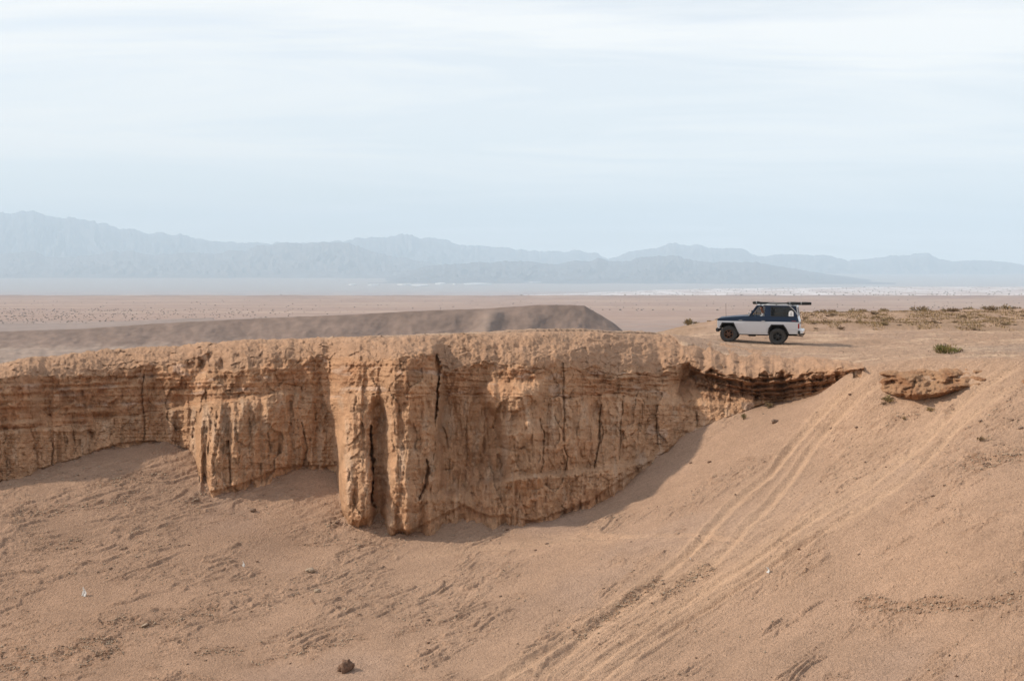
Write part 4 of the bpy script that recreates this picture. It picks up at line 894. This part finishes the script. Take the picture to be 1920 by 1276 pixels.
# wheels: front pair rusty rims, rear pair black rims
def wheel(x, z, sg, rim_mat, label=None):
    w = .135; yc = sg * .72; r = .39
    hub = MB().lathe([(.02, -.09), (.20, -.09), (.20, -.03), (.09, .03), (.05, .09), (.02, .09)] if sg > 0 else [(.02, -.09), (.05, -.09), (.09, -.03), (.20, .03), (.20, .09), (.02, .09)], 0, 0, 14).build('wheel', M_dark, car, loc=(x, yc, z))
    t_ = MB(); pr = [(.215, -w + .02), (.25, -w), (.33, -w - .005), (.372, -w + .015), (.385, -w + .035), (r, -.05), (r, .05), (.385, w - .035), (.372, w - .015), (.33, w + .005), (.25, w), (.215, w - .02)]
    t_.lathe(pr, 0, 0, 40, caps=False)
    for k in range(26):
        a = 2 * math.pi * k / 26
        for off, lo_, hi_ in ((0, -.125, -.02), (.5, .02, .125)):
            a2 = a + off * 2 * math.pi / 26; c_, s_ = math.cos(a2), math.sin(a2)
            R1, R2, hw = r - .012, r + .010, .032
            v8 = [t_.bm.verts.new((rr * c_ - q * s_, yy, rr * s_ + q * c_)) for rr in (R1, R2) for q, yy in ((-hw, lo_), (hw, lo_), (hw, hi_), (-hw, hi_))]
            for q in ((4, 5, 6, 7), (0, 1, 5, 4), (1, 2, 6, 5), (2, 3, 7, 6), (3, 0, 4, 7)): t_.bm.faces.new([v8[i] for i in q])
    t_.build('tyre', M_rubber, hub)
    rm = MB(); o = .085 * sg
    rm.lathe([(.217, -w + .03), (.217, w - .03), (.195, w - .035), (.185, o if sg > 0 else w - .05), (.185, -w + .05 if sg > 0 else o), (.195, -w + .035)], 0, 0, 28, caps=False)
    rm.lathe([(.10, o - .012), (.10, o + .012), (.03, o + .02 * sg)], 0, 0, 18) if sg > 0 else rm.lathe([(.03, o - .02), (.10, o - .012), (.10, o + .012)], 0, 0, 18)
    for k in range(6):
        a = 2 * math.pi * k / 6; c_, s_ = math.cos(a), math.sin(a)
        p0 = Vector((.07 * c_, o, .07 * s_)); p1 = Vector((.195 * c_, o - .02 * sg, .195 * s_)); rm.tube([p0, p1], .032, 6)
    rm.build('rim', rim_mat, hub)
    hub.scale = (1.065, 1, 1)
    if label: hub['label'] = label
wheel(2.415, .46, 1, M_rust, 'front wheel with a rusty brown rim'); wheel(2.415, .46, -1, M_rust); wheel(0, .39, 1, M_black, 'rear wheel with a black rim'); wheel(0, .39, -1, M_black)
for yv in (.36, -.36):
    MB().prism([(.45, .70), (.95, .70), (.98, .92), (.50, .90), (.40, 1.45), (.28, 1.45), (.36, .80)], yv - .24, yv + .24).prism([(.36, 1.47), (.26, 1.47), (.24, 1.66), (.33, 1.66)], yv - .12, yv + .12).build('seat', M_seat, car, bevel=.03)
MB().prism([(1.30, .80), (1.62, .80), (1.62, 1.28), (1.42, 1.32), (1.30, 1.20)], -.74, .74).build('dashboard', M_black, car, bevel=.02)
sw = MB(); sw.tube([(1.16 + .09 * math.sin(a), .36 + .19 * math.cos(a), 1.22 + .165 * math.sin(a)) for a in np.linspace(0, 2 * math.pi, 19)], .014, 6).tube([(1.16, .36, 1.22), (1.36, .36, 1.12)], .02); sw.build('steering_wheel', M_black, car)

# ------------------------------------------------------------------ the driver
M_skin = plain_mat('skin', (.30, .15, .10), .55, var=.08); M_shirt = plain_mat('white_shirt', (.66, .65, .63), .85, var=.06, scale=14); M_hair = plain_mat('dark_hair', (.02, .015, .012), .7); M_trousers = plain_mat('dark_trousers', (.05, .05, .06), .9)
def skin_mesh(name, verts, edges, mat, parent, sub=2):
    """verts: (x, y, z, rx, ry); one continuous skinned surface"""
    bm = bmesh.new(); L = bm.verts.layers.skin.verify(); vs_ = []
    for i, q in enumerate(verts):
        v = bm.verts.new(q[:3]); v[L].radius = (q[3], q[4] if len(q) > 4 else q[3]); v[L].use_root = (i == 0); vs_.append(v)
    for a, b in edges: bm.edges.new((vs_[a], vs_[b]))
    me = bpy.data.meshes.new(name); bm.to_mesh(me); bm.free(); me.materials.append(mat)
    o = bpy.data.objects.new(name, me); C.objects.link(o); o.parent = parent
    s = o.modifiers.new('skin', 'SKIN'); s.use_smooth_shade = True
    d = o.modifiers.new('sub', 'SUBSURF'); d.levels = d.render_levels = sub
    return o
man = thing('person', 'driver in a white shirt sitting at the wheel behind the open side window', 'person', CAR_M @ Matrix.Translation((.70, .38, .96)))
V = [(0, 0, .02, .14, .12), (.02, 0, .22, .13, .15), (.05, 0, .40, .12, .17), (.07, 0, .52, .07), (.09, 0, .60, .055), (.12, 0, .68, .075, .07), (.135, 0, .78, .085, .08), (.13, 0, .86, .06)]
E = [(0, 1), (1, 2), (2, 3), (3, 4), (4, 5), (5, 6), (6, 7)]
for sg in (1, -1):
    b0 = len(V); V += [(.06, .19 * sg, .45, .06), (.20, .24 * sg, .27, .045), (.42, .20 * sg, .30, .035), (.49, .19 * sg, .335, .032, .022)]
    E += [(2, b0), (b0, b0 + 1), (b0 + 1, b0 + 2), (b0 + 2, b0 + 3)]
    for k, (dy, ln) in enumerate(((-.028, .07), (-.010, .08), (.010, .075), (.027, .06))):
        f0 = len(V); V += [(.53, .19 * sg + dy, .36, .009), (.53 + ln * .55, .19 * sg + dy, .375, .008), (.53 + ln * .6, .19 * sg + dy, .345, .007)]; E += [(b0 + 3, f0), (f0, f0 + 1), (f0 + 1, f0 + 2)]
    f0 = len(V); V += [(.49, .19 * sg - .045 * sg, .35, .010), (.52, .19 * sg - .055 * sg, .375, .008)]; E += [(b0 + 2, f0), (f0, f0 + 1)]
    l0 = len(V); V += [(.08, .10 * sg, .02, .095), (.46, .13 * sg, .10, .065), (.66, .12 * sg, -.16, .045), (.76, .12 * sg, -.20, .035, .04)]
    E += [(0, l0), (l0, l0 + 1), (l0 + 1, l0 + 2), (l0 + 2, l0 + 3)]
skin_mesh('body', V, E, M_skin, man)
TV = [(0, 0, .05, .15, .13), (.02, 0, .22, .142, .165), (.05, 0, .40, .132, .182), (.07, 0, .50, .085)]; TE = [(0, 1), (1, 2), (2, 3)]
for sg in (1, -1):
    b0 = len(TV); TV += [(.06, .19 * sg, .45, .074), (.17, .23 * sg, .31, .062)]; TE += [(2, b0), (b0, b0 + 1)]
skin_mesh('shirt', TV, TE, M_shirt, man)
skin_mesh('hair', [(.09, 0, .80, .088, .085), (.115, 0, .85, .085, .08), (.11, 0, .885, .06)], [(0, 1), (1, 2)], M_hair, man)
skin_mesh('trousers', [(.0, 0, .02, .15, .13), (.1, .10, .03, .105), (.46, .13, .10, .075), (.64, .12, -.13, .058), (.1, -.10, .03, .105), (.46, -.13, .10, .075), (.64, -.12, -.13, .058)], [(0, 1), (1, 2), (2, 3), (0, 4), (4, 5), (5, 6)], M_trousers, man)

# ------------------------------------------------------------------ plants
M_leaf = {k: plain_mat('leaf_' + k, c, .8, var=.35, scale=3) for k, c in dict(green=(.19, .18, .055), olive=(.175, .130, .062), straw=(.29, .195, .085), brown=(.165, .100, .050), dark=(.115, .080, .050)).items()}
M_stem = plain_mat('dry_stem', (.13, .09, .055), .9)
def bush_mesh(name, w, h, n, mats, seed, leaf=.05, upright=.6):
    rg = random.Random(seed); bm = bmesh.new(); tips = []
    for i in range(max(14, n // 14)):
        a = rg.uniform(0, 2 * math.pi); r = rg.random() ** .6 * w * .5
        tips.append((Vector((r * math.cos(a), r * math.sin(a), h * (1 - .55 * (2 * r / w) ** 2) * rg.uniform(.55, 1.0))), rg.randrange(len(mats))))
    for i in range(n):
        t_, k = tips[rg.randrange(len(tips))]; s = rg.random() ** .55
        p = Vector((t_.x * (.25 + .75 * s), t_.y * (.25 + .75 * s), t_.z * s)) + Vector((rg.gauss(0, 1), rg.gauss(0, 1), rg.gauss(0, .5))) * leaf * .9
        p.z = max(p.z, .005)
        d = (Vector((t_.x, t_.y, 0)).normalized() * rg.uniform(.2, 1) + Vector((rg.gauss(0, .5), rg.gauss(0, .5), upright + rg.random()))).normalized()
        e = d.cross(Vector((rg.gauss(0, 1), rg.gauss(0, 1), rg.gauss(0, 1)))).normalized(); L = leaf * rg.uniform(.7, 1.7); q = leaf * rg.uniform(.16, .34)
        f = bm.faces.new([bm.verts.new(p - e * q), bm.verts.new(p + e * q), bm.verts.new(p + d * L + e * q * .3), bm.verts.new(p + d * L - e * q * .3)])
        f.material_index = k if rg.random() < .8 else rg.randrange(len(mats))
    me = bpy.data.meshes.new(name); bm.to_mesh(me); bm.free()
    for m_ in mats: me.materials.append(m_)
    return me
def stems_mesh(w, h, seed, n=9):
    m_ = MB(); rg = random.Random(seed)
    for k in range(n):
        a = rg.uniform(0, 6.28); r = rg.uniform(.1, .42) * w; m_.tube([(0, 0, -.03), (r * .4 * math.cos(a), r * .4 * math.sin(a), h * .35), (r * math.cos(a), r * math.sin(a), h * rg.uniform(.6, .9))], [.012, .008, .004], 5)
    return m_
def place(name, me, loc, label, cat, group=None, rz=0, sc=1):
    o = bpy.data.objects.new(name, me); C.objects.link(o); o.location = loc; o.rotation_euler = (0, 0, rz); o.scale = (sc,) * 3
    return setprops(o, label=label, category=cat, group=group)
def plant(px, py, w, h, n, mats, seed, label, leaf=.05, up=.6, cat='shrub', Y=None, name='shrub'):
    p = spot(px, py) if Y is None else Vector(((px - CX) / F * Y, Y, ground_z((px - CX) / F * Y, Y)))
    t_ = thing(name, label, cat, Matrix.Translation(p))
    f = bpy.data.objects.new('foliage', bush_mesh('foliage', w, h, n, [M_leaf[k] for k in mats], seed, leaf, up)); C.objects.link(f); f.parent = t_
    stems_mesh(w, h, seed).build('stem', M_stem, t_)
plant(1772, 663, .95, .40, 620, ('green', 'straw', 'olive', 'green'), 1, 'bushy green shrub alone on the plateau above the reddish outcrop', .075, 1.4)
plant(1795, 661, .45, .16, 160, ('brown', 'dark'), 2, 'low dark brown twiggy shrub at the right foot of the green bush', .06, .2)
plant(1667, 757, .42, .24, 260, ('olive', 'green', 'straw'), 3, 'small yellow-green shrub on the slope below the left end of the outcrop', .05, .6)
plant(1656, 757, .20, .10, 70, ('dark', 'brown'), 4, 'tiny dark tuft touching the left side of the yellow-green shrub', .04, .4)
plant(1744, 771, .34, .15, 170, ('straw', 'olive'), 5, 'pale dry tuft on the slope below the middle of the outcrop', .04, .6)
plant(1695, 788, .16, .12, 70, ('olive', 'straw'), 6, 'very small olive tuft on the slope well under the outcrop', .035, .8)
plant(1394, 786, .22, .26, 150, ('olive', 'straw', 'green'), 7, 'small upright yellowish tuft at the right end of the cliff foot', .045, 1.4)
plant(1443, 765, .42, .26, 240, ('brown', 'straw', 'olive'), 8, 'brownish shrub under the dark layered overhang', .05, .8)
plant(1839, 826, .24, .15, 110, ('brown', 'straw'), 9, 'reddish dry tuft on the open right-hand slope', .04, .7)
plant(1291, 616, .72, .66, 420, ('olive', 'straw', 'green'), 10, 'upright yellow-green shrub on the rise left of the car', .10, 1.2, Y=127)
plant(1306, 614, .6, .22, 160, ('straw', 'olive'), 11, 'low straw-coloured shrub beside the upright one left of the car', .08, .6, Y=127)
# the scrub flat behind the car
rg = random.Random(5)
kinds = [('olive', 'straw', 'brown'), ('straw', 'brown'), ('dark', 'brown', 'olive'), ('straw', 'olive', 'straw'), ('brown', 'dark'), ('olive', 'dark', 'straw')]
words = ['olive desert shrub on the scrub flat behind the car', 'straw-coloured desert shrub on the scrub flat behind the car', 'dark brown desert shrub on the scrub flat behind the car', 'yellowish desert shrub on the scrub flat behind the car', 'rust-brown desert shrub on the scrub flat behind the car', 'dull green desert shrub on the scrub flat behind the car']
protos = [bush_mesh('shrub', 1.0, .30, 210, [M_leaf[k] for k in ks], 40 + i, .085, .7) for i, ks in enumerate(kinds)]
big = [(1545, 592, 138, 1.5, 0), (1560, 591, 140, 1.6, 0), (1598, 590, 142, 1.8, 3), (1618, 590, 141, 1.4, 0), (1657, 589, 144, 1.4, 3), (1660, 607, 121, 1.0, 5), (1656, 617, 104, 1.0, 3), (1724, 588, 147, 2.2, 2), (1735, 596, 140, 1.2, 3), (1777, 594, 143, 1.7, 2), (1790, 595, 142, 1.5, 4), (1862, 591, 147, 1.9, 2), (1884, 586, 151, 1.9, 3), (1815, 583, 153, 1.6, 5), (1850, 582, 154, 1.6, 5), (1905, 582, 154, 1.4, 2),
       (1532, 596, 136, 1.1, 2), (1562, 602, 126, 1.0, 4), (1590, 615, 110, .9, 2), (1612, 614, 108, .9, 3), (1640, 598, 130, 1.2, 4), (1576, 621, 101, .8, 4), (1740, 612, 112, 1.1, 4), (1885, 615, 106, .7, 2), (1830, 620, 101, .9, 4), (1845, 621, 100, .8, 2), (1345, 601, 136, .8, 3), (1330, 604, 132, .6, 1), (1520, 624, 96, .8, 3), (1532, 624, 97, .7, 3)]
for i in range(150):
    px = rg.uniform(1510, 1960); Y = rg.choice([rg.uniform(98, 126), rg.uniform(112, 152)])
    if gn(np.array([px / 60]), np.array([Y / 9.]), 901)[0] < -.12: continue
    big.append((px, 0, Y, rg.uniform(.28, .62), rg.choice([0, 1, 1, 3, 4, 4, 4])))
OWN = {(1724, 588): 'broad dark shrub on the skyline at the middle of the scrub flat', (1657, 589): 'yellowish shrub standing up on the skyline between the car and the broad dark shrub', (1777, 594): 'dark rounded shrub just below the skyline right of the broad dark one',
       (1862, 591): 'dark low shrub near the right end of the scrub flat', (1884, 586): 'yellowish shrub touching the right side of the dark low shrub near the frame edge', (1660, 607): 'dull green shrub in the middle of the scrub flat below the skyline', (1656, 617): 'yellowish tuft directly in front of the dull green shrub in mid flat',
       (1735, 596): 'small yellowish shrub below the broad dark skyline shrub', (1520, 624): 'low yellowish tuft at the sand edge just right of the car bumper', (1345, 601): 'small yellowish shrub just left of the car hood on the rise'}
for px, py, Y, sc, k in big:
    x = (px - CX) / F * Y
    place('shrub', protos[k], (x, Y, ground_z(x, Y) - .02), words[k] if py == 0 or (px, py) not in OWN else OWN[(px, py)], 'shrub', 'desert shrubs on the scrub flat', rg.uniform(0, 6.28), sc * (.85 if py else 1))
# dry grass between them
bm = bmesh.new()
for i in range(34000):
    Y = rg.uniform(95, 153); px = rg.uniform(1490, 1990)
    den = fbm(np.array([px / 45]), np.array([Y / 7.]), 3, 905)[0] + .35 * math.exp(-((Y - 122 - (px - 1700) * .03) / 12) ** 2)
    if rg.random() > max(0, den + .2) * 2.0: continue
    x = (px - CX) / F * Y; z = ground_z(x, Y); a = rg.uniform(0, 6.28); hh = rg.uniform(.05, .16); w_ = rg.uniform(.02, .05); lx, ly = rg.gauss(0, .08), rg.gauss(0, .08)
    f = bm.faces.new([bm.verts.new((x - w_ * math.cos(a), Y - w_ * math.sin(a), z - .02)), bm.verts.new((x + w_ * math.cos(a), Y + w_ * math.sin(a), z - .02)), bm.verts.new((x + lx, Y + ly, z + hh))])
    f.material_index = 0 if rg.random() < .45 else (1 if rg.random() < .6 else 2)
me = bpy.data.meshes.new('dry_grass'); bm.to_mesh(me); bm.free()
for k in ('straw', 'brown', 'olive'): me.materials.append(M_leaf[k])
o = bpy.data.objects.new('dry_grass', me); C.objects.link(o); setprops(o, kind='stuff', label='dry brown grass between the desert shrubs', group=None)

# ------------------------------------------------------------------ stones
M_stone = plain_mat('brown_stone', (.21, .140, .098), .95, var=.3, scale=9, bump=.02); M_darkstone = plain_mat('dark_stone', (.150, .086, .055), .95, var=.4, scale=16, bump=.03); M_pale = plain_mat('pale_stone', (.33, .25, .18), .95, var=.2, scale=12, bump=.015)
def stone_mesh(seed, a, b, c, rough=.25, sub=3):
    bm = bmesh.new(); bmesh.ops.create_icosphere(bm, subdivisions=sub, radius=1)
    p = np.array([v.co[:] for v in bm.verts])
    k = 1 + rough * (fbm(p[:, 0] * 1.1 + seed, p[:, 1] * 1.1 + p[:, 2] * .7, 3, seed) + .6 * ridged(p[:, 0] * 1.7, p[:, 2] * 1.7 + seed, 2, seed) - .3)
    for v, q in zip(bm.verts, k): v.co = Vector((v.co.x * a * q, v.co.y * b * q, max(v.co.z, -.75) * c * q))
    me = bpy.data.meshes.new('stone'); bm.to_mesh(me); bm.free(); me.polygons.foreach_set('use_smooth', [True] * len(me.polygons)); return me
def stone(px, py, wpx, hpx, mat, seed, label, rough=.25, group=None, tilt=0):
    p = spot(px, py); k = p.y / F; me = stone_mesh(seed, wpx * k / 2, wpx * k * .42, hpx * k / 2, rough); me.materials.append(mat)
    o = place('stone', me, p + Vector((0, 0, hpx * k * .26)), label, 'stone', group, 0); o.rotation_euler = (0, -R(tilt), 0)
stone(649, 1257, 27, 26, M_darkstone, 3, 'large dark rough stone alone at the bottom of the gully', .55, None, 25)
stone(581, 1072, 17, 9, M_pale, 5, 'pale flat stone on the slope below the left pillar of the cliff', .3)
stone(474, 958, 11, 7, M_stone, 7, 'grey-brown stone on the slope under the second buttress', .3)
stone(271, 1173, 14, 5, M_pale, 9, 'pale slender stone low on the left slope', .2, None, 25)
stone(721, 982, 9, 12, M_stone, 11, 'stone leaning against the foot of the main cliff pillar', .4)
stone(1453, 792, 13, 8, M_stone, 13, 'brown stone on the slope below the dark overhang', .35)
stone(595, 1110, 13, 9, M_pale, 15, 'pale chunky stone lower than the flat one left of centre', .35)
STONES = {(1593, 741): 'small dark stone beside the ramp just right of the layered overhang', (1605, 801): 'small dark stone on the bare slope right of the ramp', (1913, 804): 'dark stone close to the right edge below the small outcrop', (1838, 790): 'small dark stone on the right slope above the reddish tuft',
          (207, 1066): 'small dark stone just above the standing white scrap', (235, 1029): 'small dark stone uphill of the one near the white scrap', (482, 1053): 'small dark stone just right of the small white scrap', (632, 981): 'dark stone at the left foot of the left cliff pillar',
          (951, 994): 'small dark stone under the lowest bulge of the cliff foot', (1305, 1233): 'small dark stone low on the smooth slope right of the tracks', (1558, 803): 'small dark stone on the left lip of the wheel ramp'}
for i, (px, py, w_) in enumerate([(1593, 741, 6), (1605, 801, 7), (1838, 790, 8), (1898, 788, 7), (1913, 804, 10), (938, 1118, 7), (951, 994, 7), (207, 1066, 8), (235, 1029, 8), (482, 1053, 6), (1131, 1102, 6), (1243, 1095, 7), (1305, 1233, 6), (632, 981, 9), (1558, 803, 6), (1330, 866, 8), (1295, 868, 7), (1748, 931, 8), (1497, 1030, 6), (1610, 1040, 6), (718, 1063, 7), (803, 1205, 6), (1048, 1145, 6), (1025, 1020, 8), (1004, 1032, 6), (385, 1238, 6), (300, 1195, 5), (1530, 1215, 6)]):
    stone(px, py, w_ * .85, w_ * .5, M_stone if i % 3 else M_darkstone, 20 + i, STONES.get((px, py), 'small dark stone lying loose on the sandy slope'), .35, 'small dark stones scattered on the slope', 15)
# loose pebbles and clods: nobody could count them
vb = np.array([(1, 0, 0), (-.5, .87, 0), (-.5, -.87, 0), (0, 0, .9), (0, 0, -.6)], np.float32); fb_ = np.array([(0, 1, 3), (1, 2, 3), (2, 0, 3), (1, 0, 4), (2, 1, 4), (0, 2, 4)], np.int32)
rs = np.random.RandomState(4); N = 56000
qpx = rs.uniform(-60, 1980, N); qi = rs.uniform(0, 1, N); qY = 33 + qi ** .8 * 46
jc = np.clip(np.searchsorted(cols, qpx), 0, len(cols) - 1); ir = np.clip(np.searchsorted(rows, qY), 0, len(rows) - 1)
okp = (np.abs(t[ir, jc] - .5) > .49) & (rs.rand(N) < .30 + .85 * rough[ir, jc] ** 1.3)
ir, jc = ir[okp], jc[okp]; N = len(ir)
near = np.exp(-((bY[jc] - .3 - rows[ir]) / .9) ** 2) * (cols[jc] < 1500) * (t[ir, jc] < .5)
dw = np.where((dark > .30) & (t < .5) & (PXg > -40) & (PXg < 1960)); pk = rs.choice(len(dw[0]), 6500, p=dark[dw] ** 1.5 / (dark[dw] ** 1.5).sum())
ir = np.r_[ir, dw[0][pk]]; jc = np.r_[jc, dw[1][pk]]; clod = np.r_[np.zeros(N), np.ones(6500)]; near = np.r_[near, np.zeros(6500)]; N = len(ir)
cx_, cy_, cz_ = X0[ir, jc], YY[ir, jc], Zg[ir, jc]
sz = .008 + .020 * rs.rand(N) ** 2.5 + .055 * near * (rs.rand(N) < .35) * rs.rand(N) ** 2 + .028 * clod * rs.rand(N) ** 1.6 + .04 * (rs.rand(N) < .03) * rs.rand(N)
ang = rs.uniform(0, 6.28, N); ca, sa = np.cos(ang), np.sin(ang); asp = rs.uniform(.6, 1.5, N)
vx = vb[None, :, 0] * asp[:, None]; vy = vb[None, :, 1] / asp[:, None]
co = np.stack([cx_[:, None] + sz[:, None] * (vx * ca[:, None] - vy * sa[:, None]), cy_[:, None] + sz[:, None] * (vx * sa[:, None] + vy * ca[:, None]), cz_[:, None] + sz[:, None] * (vb[None, :, 2] + .1)], -1).reshape(-1, 3)
fc = (fb_[None] + (np.arange(N) * 5)[:, None, None]).reshape(-1, 3)
me = bpy.data.meshes.new('pebbles'); me.vertices.add(len(co)); me.vertices.foreach_set('co', co.astype(np.float32).ravel())
me.loops.add(fc.size); me.loops.foreach_set('vertex_index', fc.astype(np.int32).ravel()); me.polygons.add(len(fc)); me.polygons.foreach_set('loop_start', np.arange(0, fc.size, 3, dtype=np.int32))
me.update(calc_edges=True)
mi = (rs.rand(N) < .30).astype(np.int32) + 2 * (rs.rand(N) < .05).astype(np.int32); mi = np.clip(mi, 0, 2)
me.polygons.foreach_set('material_index', np.repeat(mi, 6).astype(np.int32))
for m_ in (M_pale, M_stone, M_darkstone): me.materials.append(m_)
o = bpy.data.objects.new('pebbles', me); C.objects.link(o); setprops(o, kind='stuff', label='loose pebbles and clods on the gully slope')

# ------------------------------------------------------------------ litter
M_litter = plain_mat('white_litter', (.80, .80, .79), .5, var=.03)
def litter(px, py, wpx, hpx, seed, label):
    p = spot(px, py); k = p.y / F; bm = bmesh.new(); n, m_ = 7, 5; g = []
    rg2 = random.Random(seed)
    for i in range(n):
        for j in range(m_):
            u_, v_ = i / (n - 1), j / (m_ - 1) - .5
            g.append(bm.verts.new((wpx * k * v_ * (.7 + .5 * math.sin(3 * u_ + seed)) + .2 * wpx * k * math.sin(4 * u_), .25 * hpx * k * u_ + wpx * k * .35 * math.cos(5 * v_ + seed) + rg2.gauss(0, .01), hpx * k * u_ * .93 + rg2.gauss(0, .008))))
    for i in range(n - 1):
        for j in range(m_ - 1): bm.faces.new((g[i * m_ + j], g[i * m_ + j + 1], g[(i + 1) * m_ + j + 1], g[(i + 1) * m_ + j]))
    bmesh.ops.solidify(bm, geom=bm.faces[:], thickness=.004)
    me = bpy.data.meshes.new('litter'); bm.to_mesh(me); bm.free(); me.materials.append(M_litter)
    place('litter', me, p + Vector((0, -.03, 0)), label, 'litter')
litter(157, 1117, 8, 17, 1, 'crumpled white plastic scrap standing on the left slope')
litter(456, 1061, 6, 11, 2, 'small white scrap on the slope left of the cliff pillars')
litter(1440, 1072, 10, 11, 3, 'white scrap beside the wheel tracks on the right slope')
litter(1294, 1050, 3, 4, 4, 'tiny white scrap between the two left wheel tracks')

# ------------------------------------------------------------------ scrub dotted over the far plain
M_farscrub = plain_mat('far_scrub', (.16, .125, .10), .95)
dots = []
for i in range(900): dots.append((rg.uniform(-60, 700) * rg.random() ** .35, rg.uniform(1680, 2750), rg.uniform(.35, 1.2)))
for i in range(260): dots.append((rg.uniform(-60, 1990), rg.uniform(2400, 4200), rg.uniform(.6, 1.6)))
for px in (1130, 1143, 1163, 1203, 1224, 1262, 1345, 1100): dots.append((px, 2630 + rg.uniform(-60, 60), rg.uniform(1.4, 2.3)))
for i in range(1100):
    px = rg.uniform(500, 1990); dots.append((px, rg.uniform(5900, 12500), rg.uniform(1.5, 4)))
for px in (1710, 1730, 1741, 1760, 1768, 1787): dots.append((px, 2900, 1.8))
vs_, fs_ = [], []
for px, Y, s in dots:
    j = int(np.clip(np.searchsorted(fpx, px), 0, len(fpx) - 1)); z = float(np.interp(Y, fY, FZ[:, j])); x = (px - CX) / F * Y; b0 = len(vs_); a = rg.uniform(0, 6.28)
    for q in range(5): vs_.append((x + s * 1.1 * math.cos(a + 1.257 * q), Y + s * 1.1 * math.sin(a + 1.257 * q), z - .3))
    for q in range(5): vs_.append((x + s * 1.0 * math.cos(a + .4 + 1.257 * q), Y + s * math.sin(a + .4 + 1.257 * q), z + s * rg.uniform(.5, .9)))
    vs_.append((x, Y, z + s * 1.15))
    for q in range(5): fs_ += [(b0 + q, b0 + (q + 1) % 5, b0 + 5 + q), (b0 + (q + 1) % 5, b0 + 5 + (q + 1) % 5, b0 + 5 + q), (b0 + 5 + q, b0 + 5 + (q + 1) % 5, b0 + 10)]
me = bpy.data.meshes.new('desert_scrub'); me.from_pydata(vs_, [], fs_); me.materials.append(M_farscrub)
o = bpy.data.objects.new('desert_scrub', me); C.objects.link(o); setprops(o, kind='stuff', label='dark scrub dotted over the far plain')
